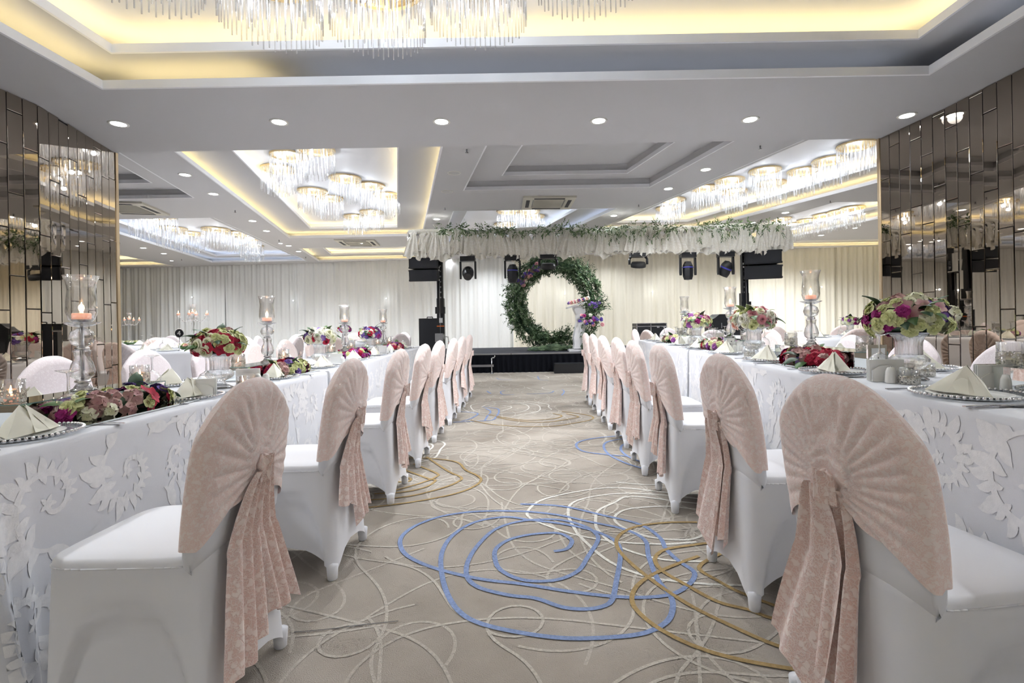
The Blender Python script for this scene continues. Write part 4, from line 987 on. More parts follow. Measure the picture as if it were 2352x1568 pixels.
tray_flowers(tx(-1, 2.0, .19), 2.0, TL + .001, 'low arrangement of lime, mauve and purple blossoms nearest the camera on the left table', ['h_purple', 'h_blue', 'h_mauve', 'h_magenta', 'h_lime', 'h_lime', 'h_mauve', 'h_cream', 'h_lime', 'b_crimson'], .50, .17, 1, 1.15, pi / 2)
tray_flowers(tx(-1, 3.5, .20), 3.5, TL + .001, 'low arrangement of magenta, lime and blue blossoms, second on the left table', ['h_magenta', 'h_crimson', 'h_mauve', 'h_lime', 'h_lime', 'h_purple'], .46, .17, 2, 1.1, pi / 2)
tray_flowers(tx(-1, 5.1, .20), 5.1, TL + .001, 'low arrangement of magenta and lime blossoms, third on the left table', ['h_magenta', 'h_lime', 'h_crimson', 'h_violet'], .44, .17, 3, 1.1, pi / 2)
tray_flowers(tx(-1, 6.7, .20), 6.7, TL + .001, 'low arrangement of red, peach and violet blossoms farthest on the left table', ['h_crimson', 'h_peach', 'h_violet', 'r_pink'], .44, .17, 4, 1.1, pi / 2)
tray_flowers(tx(1, 2.72, .24), 2.72, TR + .001, 'low arrangement of crimson, mauve and lime blossoms nearest the camera on the right table', ['h_crimson', 'h_mauve', 'h_lime', 'h_magenta', 'b_purple', 'h_crimson', 'h_mauve'], .42, .20, 5, 1.15, -pi / 2)
tray_flowers(tx(1, 4.3, .24), 4.3, TR + .001, 'low arrangement of purple, red and cream blossoms, second on the right table', ['h_violet', 'h_blue', 'h_crimson', 'h_cream', 'h_lime', 'h_mauve'], .44, .20, 6, 1.1, -pi / 2)
tray_flowers(tx(1, 5.9, .22), 5.9, TR + .001, 'low arrangement of lime and mauve blossoms farthest on the right table', ['h_mauve', 'h_lime', 'h_cream', 'h_violet'], .42, .18, 7, 1.1, -pi / 2)
bouquet(tx(-1, 2.76, .24), 2.76, TL, 'bouquet of red, lime and mauve blossoms nearest on the left table', mixA, .116, 11, 1.15)
bouquet(tx(-1, 4.2, .26), 4.25, TL, 'bouquet of white roses with one red rose, second on the left table', mixB, .115, 12, 1.15)
bouquet(tx(-1, 5.85, .28), 5.85, TL, 'small bouquet of violet, lime and crimson blossoms, third on the left table', mixC, .11, 13, 1.1)
bouquet(tx(1, 2.06, .30), 2.06, TR, 'large bouquet of lime, cream and magenta blossoms nearest on the right table', mixD, .137, 14, 1.15, 1.0)
bouquet(tx(1, 3.62, .28), 3.62, TR, 'bouquet of white and peach roses, second on the right table', mixE, .128, 15, 1.25, 1.05, ('leaf_o', 'leaf_m'))
bouquet(tx(1, 5.1, .28), 5.1, TR, 'bouquet of magenta, white and violet blossoms, third on the right table', mixF, .125, 16, 1.2, 1.0)
# votives, shakers, napkin holders between the centrepieces
for i, (s_, y, o_, lit) in enumerate(((-1, 2.55, .20, 1), (-1, 2.85, .16, 1), (-1, 4.1, .18, 1), (-1, 5.7, .18, 1), (1, 1.92, .20, 0), (1, 2.16, .44, 0), (1, 3.45, .18, 0), (1, 4.95, .2, 0))):
    t = TL if s_ < 0 else TR; x = tx(s_, y, o_)
    inst(votive if lit else votive_off, 'votive_holder', 'glass filigree votive beside the %s vase of the %s table%s' % (('nearest', 'nearest', 'second', 'third', 'nearest', 'nearest', 'second', 'third')[i], 'left' if s_ < 0 else 'right', ', farther of two' if i in (1, 5) else ', nearer of two' if i in (0, 4) else ''), 'candle holder', (x, y, t + .001), 0, 'filigree votives', (.9, .9, .72))
for i, (s_, y, o_) in enumerate(((-1, 2.15, .42), (-1, 2.98, .2), (-1, 4.5, .22), (-1, 6.1, .22), (1, 2.05, .14), (1, 1.72, .36), (1, 3.95, .25), (1, 5.35, .25))):
    t = TL if s_ < 0 else TR; x = tx(s_, y, o_); sd = 'left' if s_ < 0 else 'right'
    if i == 0: x = tx(-1, 2.45, .13); y = 2.42
    if i == 4: x = tx(1, 2.1, .17); y = 2.02
    lb = ORD[i % 4 + 1]
    inst(napholder, 'napkin_holder', 'white ceramic holder with paper napkins, %s from camera on the %s table' % (lb, sd), 'napkin holder', (x, y, t + .001), .25 if s_ < 0 else -.2, 'napkin holders')
    if i not in (0,):
        for q in (0, 1): inst(shk, 'shaker', 'white ceramic shaker, %s of the pair before the %s napkin holder, %s table' % (('left', 'right')[q], lb, sd), 'shaker', (x + .09 + q * .048 if s_ < 0 else x - .02 + q * .05, y - .06, t + .001), 0, 'salt and pepper shakers')
for i, (s_, y, o_) in enumerate(((1, 2.33, .34), (1, 3.9, .2))):
    x = tx(s_, y, o_)
    fr = [part('mirror_frame', MB().box((0, 0, .065), (.085, .012, .13)), 'mirror', False), part('card', MB().box((.004, -.0065, .062), (.06, .001, .105)), 'ceramic', False),
          part('card_lines', MB().box((0, -.0075, .03), (.022, .0006, .004)).box((.003, -.0075, .05), (.006, .0006, .008)).box((.003, -.0075, .07), (.006, .0006, .008)).box((.012, -.0075, .09), (.008, .0006, .008)), 'dark_slot', False)]
    inst(fr, 'table_card_frame', 'small mirror-framed menu card on the right table, ' + ('nearest the camera' if i == 0 else 'farther one'), 'card frame', (x, y, TR + .001), -.05, 'menu card frames')
# ---------------------------------------------------------------- round tables at the back
def round_cloth(x, y, R, t, label, seed):
    def fn(u, v):
        a = 2 * pi * u; 
        if v < .12: r = R * v / .12; z = t
        else:
            k = (v - .12) / .88; r = R + .012 * min(1, k * 12) + .10 * k + k * (.035 * sin(13 * a + seed) + .02 * sin(23 * a)); z = t - .012 * min(1, k * 6) - (t - .012) * k if k > .01 else t
            z = max(0, z)
        return (r * cos(a), r * sin(a), z)
    o = ob('round_tablecloth', fixn(MB().grid(fn, 120, 24, True).mesh('round_tablecloth', 'cloth')), None, (x, y, 0)); o['label'] = label; o['category'] = 'tablecloth'; o['group'] = 'cloths of the round tables'
def candelabra():
    arm = []
    ps = [part('foot', MB().lathe([(.0005, 0), (.07, 0), (.07, .01), (.03, .03), (.015, .06), (.0005, .06)], 20), 'crystal'),
          part('column', MB().lathe([(.012, .05), (.018, .09), (.010, .12), (.020, .16), (.010, .20), (.018, .25), (.010, .30), (.020, .35), (.010, .40), (.022, .45), (.012, .48)], 14), 'crystal')]
    for k in range(4):
        a = k * pi / 2 + .15; pts = [(0, 0, .40)] + [((.04 + .13 * t) * cos(a), (.04 + .13 * t) * sin(a), .40 - .05 * sin(t * pi) + .06 * t) for t in (0, .2, .4, .6, .8, 1)]
        x, y, z = pts[-1]
        drops = MB()
        for q in range(6):
            b = q * pi / 3; drops.tube((x + .028 * cos(b), y + .028 * sin(b), z), (x + .028 * cos(b), y + .028 * sin(b), z - .07), .003, .001, 5)
        ps += [part('arm', MB().path(pts, .006, 8), 'crystal', subs=[part('cup', MB().lathe([(.0005, z), (.032, z + .005), (.034, z + .01), (.020, z + .012), (.022, z + .04)], 16, c=(x, y, 0)), 'crystal'), part('crystal_drops', drops, 'crystal', kind='stuff'),
                part('candle', MB().tube((x, y, z + .012), (x, y, z + .035), .018), 'candle_wax'), part('flame', fl_me, None, loc=(x, y, z + .037))])]
    ps += [part('hurricane_shade', MB().lathe([(.022, .49), (.034, .52), (.032, .57), (.040, .62), (.042, .62), (.034, .57), (.036, .52), (.022, .485)], 20), 'glass'), part('candle', MB().tube((0, 0, .49), (0, 0, .52), .022), 'candle_wax'), part('flame', fl_me, None, loc=(0, 0, .522))]
    return ps
CAND = candelabra()
OCC = [(o.location.x, o.location.y) for o in COL.objects if o.name.startswith('banquet_chair')] + [(4.45, 10.2), (-1.75, 10.2), (4.4, 10.6)]
rt = [(-5.0, 7.5, 'round table with the number sign', 1), (-8.1, 10.2, 'farthest left round table', 2), (-3.5, 9.6, 'round table left of the stage', 3), (5.1, 7.9, 'round table by the right mirrors', 4), (3.45, 8.95, 'round table near the right mast', 5)]
for ti, (x, y, nm, k) in enumerate(rt):
    round_cloth(x, y, .80, .75, 'white floor-length cloth over the ' + nm, k)
    rs = random.Random(100 + k)
    side_name = ('right', 'far right', 'far', 'far left', 'left', 'near left', 'near', 'near right')
    for q in range(8):
        a = q * pi / 4 + k * .07; px_, py_ = x + 1.30 * cos(a), y + 1.30 * sin(a); sn = side_name[q]
        if any((px_ - ox) ** 2 + (py_ - oy) ** 2 < .62 ** 2 for ox, oy in OCC) or (py_ > 10.3 and -2.6 < px_ < 4.9): continue
        if any((px_ - r2[0]) ** 2 + (py_ - r2[1]) ** 2 < 1.2 ** 2 for r2 in rt if r2[3] != k): continue
        OCC.append((px_, py_))
        inst(KITS[(q + k) % 4] if (q + ti) % 3 else PALEK, 'banquet_chair', 'lace-sashed chair at the %s side of the %s' % (sn, nm), 'chair', (px_, py_, 0), a + pi / 2, 'chairs of the ' + nm)
        cx_, cy_ = x + .60 * cos(a), y + .60 * sin(a)
        inst(charger, 'charger_plate', 'beaded charger at the %s side of the %s' % (sn, nm), 'plate', (cx_, cy_, .752), 0, 'plates of the ' + nm)
        inst(napkin, 'folded_napkin', 'cream folded napkin at the %s side of the %s' % (sn, nm), 'napkin', (cx_, cy_, .765), a + pi / 2, 'napkins of the ' + nm)
        if q % 2: inst(wine, 'wine_glass', 'upturned wine glass at the %s side of the %s' % (sn, nm), 'glass', (x + .42 * cos(a + .25), y + .42 * sin(a + .25), .752), 0, 'glasses of the ' + nm)
inst(CAND, 'candelabra', 'five-light crystal candelabra standing behind the round number 4 sign', 'candelabra', (-5.0, 7.5, .752), .2, None, 1.08)
inst(CAND, 'candelabra', 'five-light crystal candelabra on the far-left round table', 'candelabra', (-8.1, 10.2, .752), .1, None, 1.05)
for (x, y, lb, ks, sd) in ((-5.0, 7.5, 'low ring of cream roses and greenery around the numbered candelabra', ['r_cream', 'r_white', 'h_lime', 'r_peach'], 31), (-8.1, 10.2, 'low ring of flowers around the far-left candelabra', ['r_white', 'h_lime', 'r_cream'], 32)):
    r = ob('flower_ring', None, None, (x, y, .752)); r['label'] = lb; r['category'] = 'flowers'; rs = random.Random(sd)
    ob('foliage_ring', fixn(MB().grid(lambda u, v: ((.15 + .04 * cos(2 * pi * v)) * cos(2 * pi * u), (.15 + .04 * cos(2 * pi * v)) * sin(2 * pi * u), .035 + .03 * sin(2 * pi * v)), 24, 8, True).mesh('foliage_ring', 'leaf_mid')), r)
    for k in range(20):
        a = k * .314; q = Vector((cos(a) * .4, sin(a) * .4, 1)).to_track_quat('Z', 'Y').to_euler(); key = ks[k % len(ks)]
        ob(FNAME[key[0]], FL[key], r, ((.15 + .02 * (k % 2)) * cos(a), (.15 + .02 * (k % 2)) * sin(a), .062), q, 1.1)
# number sign: dark disc with a jewelled rim and a white 4
sp = PY(412, 765, 6.9)
pl = MB(); 
for k in range(28): a = 2 * pi * k / 28; pl.sphere((.062 * cos(a), 0, .062 * sin(a)), .0075, 6, 4)
num = MB()
for poly in ([(.006, -.028), (.016, -.028), (.016, .030), (.006, .030)], [(-.022, -.012), (.024, -.012), (.024, -.003), (-.022, -.003)], [(-.022, -.006), (-.012, -.006), (.012, .030), (.003, .030)]):
    num.prism(poly, lambda a, b, t: (a, t, b), -.0105, -.008)
inst([part('disc', MB().tube((0, -.008, 0), (0, .008, 0), .056, .056, 32), 'black', False), part('jewelled_rim', pl, 'crystal', kind='stuff'), part('numeral', num, 'ceramic', False, label='white numeral 4'), part('stand', MB().tube((0, 0, -.06), (0, 0, -(sp.z - .76)), .005), 'silver'), part('stand_foot', MB().tube((0, 0, -(sp.z - .753)), (0, 0, -(sp.z - .765)), .03, .012, 16), 'silver')],
     'table_number_sign', 'round black table sign reading 4 with jewelled rim', 'sign', sp)
bouquet(-3.5, 9.6, .752, 'small pink bouquet on the round table near the stage speaker', mixC, .11, 41, 1.1)
bouquet(5.1, 7.9, .752, 'small bouquet on the round table beside the right mirror wall', mixF, .11, 42, 1.1)

# ---------------------------------------------------------------- stage
sfl = P(1089, 856); sfr = P(1339, 852)
sy = 10.75; sz = .41; sx0, sx1, sy1 = -2.3, 3.55, 13.4
tilt = .018
root = ob('stage', None, None, (0, 0, 0)); root['label'] = 'low black carpeted stage platform with pleated black skirt under the wreath'; root['category'] = 'stage'
ob('stage_deck', MB().box(((sx0 + sx1) / 2, (sy + sy1) / 2, sz - .03), (sx1 - sx0, sy1 - sy, .06)).mesh('stage_deck', 'stage_carpet', False), root)
def skirt(u, v):
    L1 = sx1 - sx0; s_ = u * (L1 + 2 * (sy1 - sy)) - (sy1 - sy); w_ = .022 * sin(s_ * 52 + .8 * sin(s_ * 7)) * (.5 + .5 * v)
    z = (sz - .04) * (1 - v)
    if s_ < 0: return (sx0 - .015 + w_, sy - s_, z)
    if s_ > L1: return (sx1 + .015 + w_, sy + s_ - L1, z)
    return (sx0 + s_, sy - .02 + w_, z)
ob('stage_skirt', MB().grid(skirt, 900, 4).mesh('stage_skirt', 'black_cloth'), root)
for k in range(3): ob('deck_edge', MB().box((sx0 + (k + .5) * (sx1 - sx0) / 3, sy - .004, sz - .012), ((sx1 - sx0) / 3 - .01, .012, .03)).mesh('deck_edge', 'grey_metal', False), root)
st = PY(1307, 843, 10.45)
inst([part('tread', MB().box((0, 0, .19), (.62, .32, .02)), 'black', False), part('body', MB().box((0, 0, .09), (.60, .30, .18)), 'black', False), part('side_panel', MB().box((.306, 0, .1), (.012, .32, .2)), 'black', False), part('side_panel', MB().box((-.306, 0, .1), (.012, .32, .2)), 'black', False)],
     'stage_step', 'low black step box in front of the stage skirt at right', 'step', (st.x, 10.5, 0), 0)

# ---------------------------------------------------------------- wreath in the shape of a G
WY = 11.7; wc = PY(1272, 693, WY); WR = .90
def sprigs(mb, rs, p, d, L, n, lw):
    """a twig of n pairs of leaves from p along d"""
    d = d.normalized(); u = d.orthogonal().normalized(); w_ = d.cross(u)
    for k in range(n):
        t = (k + 1) / n; b = p + d * L * t; a = rs.uniform(0, 6.28)
        for s_ in (0, pi):
            r = (u * cos(a + s_) + w_ * sin(a + s_)); e = (d * .75 + r * .7 + Vector((0, 0, -.15))).normalized(); ll = lw * rs.uniform(.8, 1.25); sd = e.cross(r).normalized() * ll * .17
            m_ = b + e * ll * .5 + r * ll * .04; mb.add([b, m_ + sd, b + e * ll, m_ - sd], [(0, 1, 2), (0, 2, 3)])
rs = random.Random(77)
fo = MB()
def gp(a, R=WR): return Vector((wc.x + R * cos(a), WY, wc.z + R * sin(a)))
a0, a1 = radians(-14), radians(292)
for i in range(2000):
    a = a0 + (a1 - a0) * rs.random(); r = .18 * sqrt(rs.random()); b = rs.uniform(0, 6.28); rad = Vector((cos(a), 0, sin(a))); dep = Vector((0, 1, 0))
    if 2.2 < a % 6.283 < 3.9: r *= 1.12
    o_ = (rad * cos(b) + dep * sin(b)) * r; tang = Vector((-sin(a), 0, cos(a))) * rs.choice((-1, 1, 1))
    dirn = (rad * cos(b) + dep * sin(b)) * .55 + tang * .8 + Vector((rs.uniform(-.4, .4), rs.uniform(-.4, .4), rs.uniform(-.5, .25)))
    p = gp(a) + o_; 
    if p.z < sz + .02: continue
    sprigs(fo, rs, p, dirn, rs.uniform(.10, .20), 5, .065)
for i in range(46):   # looser hanging tips at the right end and stray twigs
    a = a0 + rs.uniform(-.10, .35); sprigs(fo, rs, gp(a) + Vector((rs.uniform(-.08, .14), rs.uniform(-.1, .1), rs.uniform(-.35, .05))), Vector((rs.uniform(-.5, .7), 0, -1)), .2, 6, .06)
for i in range(26):
    a = rs.uniform(0, 5.1); rad = Vector((cos(a), rs.uniform(-.3, .3), sin(a))); sprigs(fo, rs, gp(a, WR + .12), rad + Vector((rs.uniform(-.5, .5), 0, -.2)), .24, 6, .055)
wr = ob('wreath', None, None, (wc.x, WY, sz)); wr['label'] = 'large round green foliage wreath shaped like a letter G standing on the stage'; wr['category'] = 'wreath'
off_v = Vector((wc.x, WY, sz)); fo.v = [tuple(Vector(v) - off_v) for v in fo.v]
ob('foliage', fo.mesh('foliage', 'foliage', False), wr, kind='stuff')
hp = []; 
for k in range(49): a = a0 + (a1 - a0) * k / 48; p = gp(a) - off_v; hp.append(tuple(p))
ob('hoop', MB().path(hp, .055, 8).mesh('hoop', 'leaf_dark'), wr)
ob('hoop_base', MB().box((-.1, 0, .025), (.9, .3, .05)).mesh('hoop_base', 'leaf_dark', False), wr)
for i in range(58):
    a = rs.uniform(radians(112), radians(152)); r = rs.uniform(-.10, .06); p = gp(a, WR + r) - off_v + Vector((0, -.15 - rs.uniform(0, .03), 0))
    k = rs.choice(['h_purple', 'h_blue', 'h_violet', 'h_blue', 'r_pink', 'h_white', 'h_mauve', 'h_peach' if r < -.03 else 'h_blue'])
    if radians(125) < a < radians(135) and r > 0: continue
    q = Vector((rs.uniform(-.5, .5), -1, rs.uniform(-.3, .5))).to_track_quat('Z', 'Y').to_euler(); ob(FNAME[k[0]], FL[k], wr, p, q, 1.5)
# mossy green drape at the foot of the ring
mo = MB(); rs = random.Random(78)
for i in range(420):
    x = rs.uniform(-.55, .62); p = Vector((wc.x + x, WY - .12 - rs.uniform(0, .3), sz + .02 + rs.uniform(0, .14) * (1 - abs(x) / .75)))
    d = Vector((rs.choice((-1, 1)) * 1, rs.uniform(-.5, .1), rs.uniform(-.25, .35)))
    d.normalize(); ll = rs.uniform(.08, .16); sd = Vector((0, .004, .012)); p.z = max(p.z, sz + .015); e = p + d * ll; e.z = max(e.z, sz + .01); mo.add([p, p + d * ll * .5 + sd, e, p + d * ll * .5 - sd * .5], [(0, 1, 2), (0, 2, 3)])
mo.v = [tuple(Vector(v) - Vector((wc.x, WY, sz))) for v in mo.v]
r = ob('greenery_mat', mo.mesh('greenery_mat', 'foliage', False), None, (wc.x, WY, sz)); r['label'] = 'feathery green fern mat lying on the stage under the wreath'; r['category'] = 'greenery'; r['kind'] = 'stuff'
# white lectern with curved front
lc = PY(1327, 797, 11.2); lx = lc.x
prof = [(-.20, 0), (-.20, .045), (-.105, .06), (-.085, .16), (-.10, .30), (-.06, .48), (-.02, .66), (-.03, .80), (-.085, .93), (-.105, 1.0), (.16, 1.0), (.16, .06), (.30, .045), (.30, 0)]
inst([part('body', MB().prism(prof[2:12], lambda a, b, t: (a, t, b), -.2, .2), 'white_paint', False), part('base', MB().box((.05, 0, .022), (.52, .5, .045)), 'white_paint', False),
      part('desk', MB().box((-.02, 0, 1.02), (.44, .52, .03), M4=Matrix.Rotation(-.28, 3, 'Y')), 'white_paint', False)], 'lectern', 'white curved lectern standing at the opening of the wreath', 'lectern', (lx, 11.2, sz + .001))
gar = ob('lectern_garland', None, None, (lx + .22, 11.05, sz)); gar['label'] = 'green garland with purple flowers hanging over the white lectern'; gar['category'] = 'garland'
g2 = MB(); rs = random.Random(81)
for i in range(210):
    z = rs.uniform(.02, .95); wv = .15 - .08 * abs(z - .5); p = Vector((rs.uniform(-wv, wv) + .05 - .12 * (1 - z) ** 2, rs.uniform(-.12, .05), z)); sprigs(g2, rs, p, Vector((rs.uniform(-.6, .6), -.4, -1)), .13, 5, .055)
for i in range(60):
    p = Vector((rs.uniform(-.12, .42), rs.uniform(-.1, .05), rs.uniform(.90, 1.04))); sprigs(g2, rs, p, Vector((rs.uniform(-1, 1), -.3, .1)), .12, 4, .055)
for v_i, v in enumerate(g2.v):
    if v[2] < .012: g2.v[v_i] = (v[0], v[1], .012)
ob('foliage', g2.mesh('foliage', 'foliage', False), gar, kind='stuff')
for i in range(44):
    if i < 14: p = Vector((-.42 + .032 * i, -.12, 1.06 + .008 * i)); k = rs.choice(['r_pink', 'h_white', 'h_purple', 'r_peach'])
    elif i < 24: p = Vector((rs.uniform(.02, .36), -.14, rs.uniform(.95, 1.06))); k = rs.choice(['h_blue', 'h_purple', 'h_purple'])
    else: p = Vector((rs.uniform(-.20, .30), -.16, rs.uniform(.58, .80))); k = rs.choice(['h_blue', 'h_blue', 'h_magenta', 'h_white', 'r_pink', 'h_violet'])
    ob(FNAME[k[0]], FL[k], gar, p, Vector((rs.uniform(-.5, .5), -1, rs.uniform(-.2, .7))).to_track_quat('Z', 'Y').to_euler(), 1.25)

# ---------------------------------------------------------------- truss with cloth strips and garland
TY = 10.45
pl_, pr_ = PY(942, 560, TY), PY(1797, 549, TY)
tz0, tz1 = PY(1200, 575, TY).z, PY(1200, 532, TY).z
x0, x1 = pl_.x, pr_.x
tr = ob('truss', None, None, (0, TY, 0)); tr['label'] = 'horizontal silver lighting truss above the stage front'; tr['category'] = 'truss'
for dy in (-.14, .14):
    for zz in (tz0, tz1): ob('chord', MB().tube((x0, dy, zz), (x1, dy, zz), .025, .025, 10).mesh('chord', 'silver'), tr)
nb = 26
for k in range(nb):
    xa, xb = x0 + (x1 - x0) * k / nb, x0 + (x1 - x0) * (k + 1) / nb
    ob('brace', MB().tube((xa, -.14, tz0 if k % 2 else tz1), (xb, -.14, tz1 if k % 2 else tz0), .012, .012, 6).mesh('brace', 'silver'), tr)
for dx in (x0, x1):
    for dy in (-.14, .14): ob('end_bar', MB().tube((dx, dy, tz0), (dx, dy, tz1), .025, .025, 10).mesh('end_bar', 'silver'), tr)
    for zz in (tz0, tz1): ob('end_bar', MB().tube((dx, -.14, zz), (dx, .14, zz), .025, .025, 10).mesh('end_bar', 'silver'), tr)
def strip_mesh(seed):
    rs = random.Random(seed); ph = rs.uniform(0, 6.28); L = rs.uniform(.46, .58)
    def fn(u, v):
        zz = .05 - v * (L + .05) + (.03 * sin(9 * u + ph) if v > .95 else 0) - (.05 * abs(u - .5) * -2 if v > .97 else 0)
        if v < .12: w_ = .10
        elif v < .22: w_ = .10 - .05 * (v - .12) / .10
        else: w_ = .05 + .13 * ((v - .22) / .78) ** .6
        d = (.5 + .5 * cos(2 * pi * 2.5 * u + ph + v)) * (.012 + .03 * v)
        y = -.18 - d - .02 * sin(pi * min(1, v * 1.2)); 
        if v < .08: y += (.08 - v) * 2.2
        return ((u - .5) * w_ + .015 * sin(3 * v + ph), y, zz)
    return MB().grid(fn, 16, 18).mesh('cloth_strip', 'cream_lace')
SM = [strip_mesh(s_) for s_ in range(7)]
val = ob('truss_valance', None, None, (0, TY, tz1)); val['label'] = 'cream lace cloth strips tied in a row along the lighting truss'; val['category'] = 'valance'
rs = random.Random(9); ns = 64
for k in range(ns):
    u = (k + .5) / ns; ob('cloth_strip', SM[rs.randrange(7)], val, (x0 + (x1 - x0) * u + rs.uniform(-.03, .03), rs.uniform(-.02, .02), rs.uniform(-.03, .02)), (0, 0, rs.uniform(-.3, .3)), (rs.uniform(1.5, 2.5), 1.1, rs.uniform(.9, 1.08)))
ob('swag', MB().grid(lambda u, v: (x0 + (x1 - x0) * u, -.155 - .02 * sin(60 * u) - .03 * sin(pi * v), -.10 * v + .045 + .02 * sin(23 * u + 2 * v)), 300, 6).mesh('swag', 'cream_lace'), val)
gl = MB(); rs = random.Random(55)
segs = [(.08, .24, .0), (.24, .42, .05), (.42, .56, .05), (.58, .80, .02), (.80, .98, .0)]
for i in range(330):
    a, b, sag = rs.choice(segs); u = rs.random(); xx = x0 + (x1 - x0) * (a + (b - a) * u); z = .02 - sag * 2.2 * 4 * u * (1 - u) * .6 + rs.uniform(-.05, .05)
    sprigs(gl, rs, Vector((xx, -.27 - rs.uniform(0, .04), z)), Vector((rs.uniform(-1, 1), -.3, rs.uniform(-.9, .4))), rs.uniform(.10, .18), 4, .06)
for i in range(40):
    u = .52 + .47 * rs.random(); sprigs(gl, rs, Vector((x0 + (x1 - x0) * u, -.29, rs.uniform(-.22, -.02))), Vector((rs.uniform(-.4, .4), -.2, -1)), .14, 4, .06)
g = ob('leaf_garland', gl.mesh('leaf_garland', 'foliage_light', False), None, (0, TY, tz1)); g['label'] = 'thin leafy green garland trailing over the cream truss cloth'; g['category'] = 'garland'; g['kind'] = 'stuff'
# moving-head lights
def head(kind):
    lensface = kind
    ps = [part('clamp', MB().tube((0, 0, 0), (0, 0, .14), .02), 'black'), part('base', MB().box((0, 0, -.05), (.33, .22, .10)), 'black', False),
          part('yoke_arm', MB().prism([(-.03, -.10), (.035, -.10), (.045, -.40), (.02, -.46), (-.03, -.46), (-.04, -.40)], lambda a, b, t: (t, a, b), -.185, -.145), 'black', False),
          part('yoke_arm', MB().prism([(-.03, -.10), (.035, -.10), (.045, -.40), (.02, -.46), (-.03, -.46), (-.04, -.40)], lambda a, b, t: (t, a, b), .145, .185), 'black', False)]
    if kind == 'front':
        ps += [part('head', MB().lathe([(.0005, .12), (.09, .11), (.125, .05), (.125, -.04), (.10, -.12), (.095, -.14), (.0005, -.14)], 20), 'black', loc=(0, 0, -.33), rot=(radians(-50), 0, 0), subs=[part('lens', MB().lathe([(.0005, -.147), (.07, -.144), (.085, -.141)], 20), 'lens')]),
               part('silver_band', MB().lathe([(.126, .02), (.131, .0), (.126, -.05)], 20), 'silver', loc=(0, 0, -.33), rot=(radians(-50), 0, 0))]
    elif kind == 'down':
        ps += [part('head', MB().lathe([(.0005, .19), (.07, .18), (.115, .10), (.12, 0), (.115, -.12), (.09, -.19), (.0005, -.20)], 8), 'black', False, loc=(0, 0, -.36)),
               part('led_band', MB().lathe([(.118, .07), (.124, .06), (.118, .05)], 16), 'led_blue', loc=(0, 0, -.36))]
    elif kind == 'flat':
        ps[0:] = [part('clamp', MB().tube((0, 0, 0), (0, 0, .10), .02), 'black'), part('base', MB().box((0, 0, -.03), (.30, .2, .07)), 'black', False),
                  part('yoke', MB().path([(-.165, 0, -.20), (-.165, 0, -.09), (-.12, 0, -.05), (.12, 0, -.05), (.165, 0, -.09), (.165, 0, -.20)], .022, 8), 'black'),
                  part('head', MB().lathe([(.0005, .05), (.12, .045), (.145, .0), (.14, -.05), (.0005, -.06)], 20), 'black', loc=(0, 0, -.2), rot=(.25, 0, 0), subs=[part('led_ring', MB().lathe([(.03, -.061), (.12, -.056)], 20), 'lens')])]
    else:
        ps += [part('head', MB().lathe([(.0005, .17), (.08, .15), (.125, .06), (.12, -.08), (.10, -.16), (.0005, -.17)], 18), 'black', loc=(0, 0, -.34), rot=(.3, .35, 0)), part('led_band', MB().lathe([(.124, .03), (.130, .02), (.124, .0)], 18), 'led_blue', loc=(0, 0, -.34), rot=(.3, .35, 0))]
    return ps
for px, py, kd, lb in ((1076, 588, 'front', 'black and silver moving stage light facing the room, leftmost'), (1177, 586, 'down', 'black moving stage light, second from left, beside the wreath'), (1258, 580, 'flat', 'small black stage light hanging before the wreath top'),
                       (1463, 592, 'flat', 'small black ring stage light right of the wreath'), (1575, 582, 'down', 'black moving stage light aimed down, second from the right mast'), (1661, 582, 'side', 'black moving stage light beside the right mast, turned aside')):
    q = PY(px, py, TY - .02); inst(head(kd), 'stage_light', lb, 'stage light', (q.x, TY - .14, tz0 - .13), 0, None, (.92, .92, 1.0) if kd != 'flat' else (1.1, 1, 1.1))
def array_box(sgn):
    ps = []
    for k in range(2):
        prf = [(-.29, -.12), (.29, -.12), (.29, .12), (-.29, .12)]
        b = MB().prism([(-.30, .125), (.30, .125), (.30, -.11), (-.30, -.11)], lambda a, b_, t: (a * (1 - .12 * (t > 0)), t, b_), -.17, .22)
        gr = MB().box((0, -.176, .008), (.56, .008, .20)); hd = MB()
        for s_ in (-1, 1): hd.box((s_ * .305, -.10, .11), (.03, .05, .03)).box((s_ * .305, -.10, -.09), (.03, .05, .03))
        ps.append(part('cabinet', b, 'black', False, loc=(0, 0, -.14 - k * .25), rot=(radians(3 + 5 * k), 0, 0), subs=[part('grille', gr, 'black_grille', False), part('rigging_pin', hd, 'silver', False)]))
    ps.append(part('bracket', MB().tube((0, 0, 0), (0, 0, .1), .03).box((0, 0, -.01), (.5, .06, .02)), 'black', False))
    return ps
q = PY(976, 588, TY); inst(array_box(1), 'line_array_speaker', 'pair of black hanging loudspeakers under the left truss end', 'speaker', (q.x, TY, tz0 - .10), 0)
q = PY(1748, 578, TY); inst(array_box(-1), 'line_array_speaker', 'pair of black hanging loudspeakers under the right truss end', 'speaker', (q.x, TY, tz0 - .08), -.28, None, 1.18)
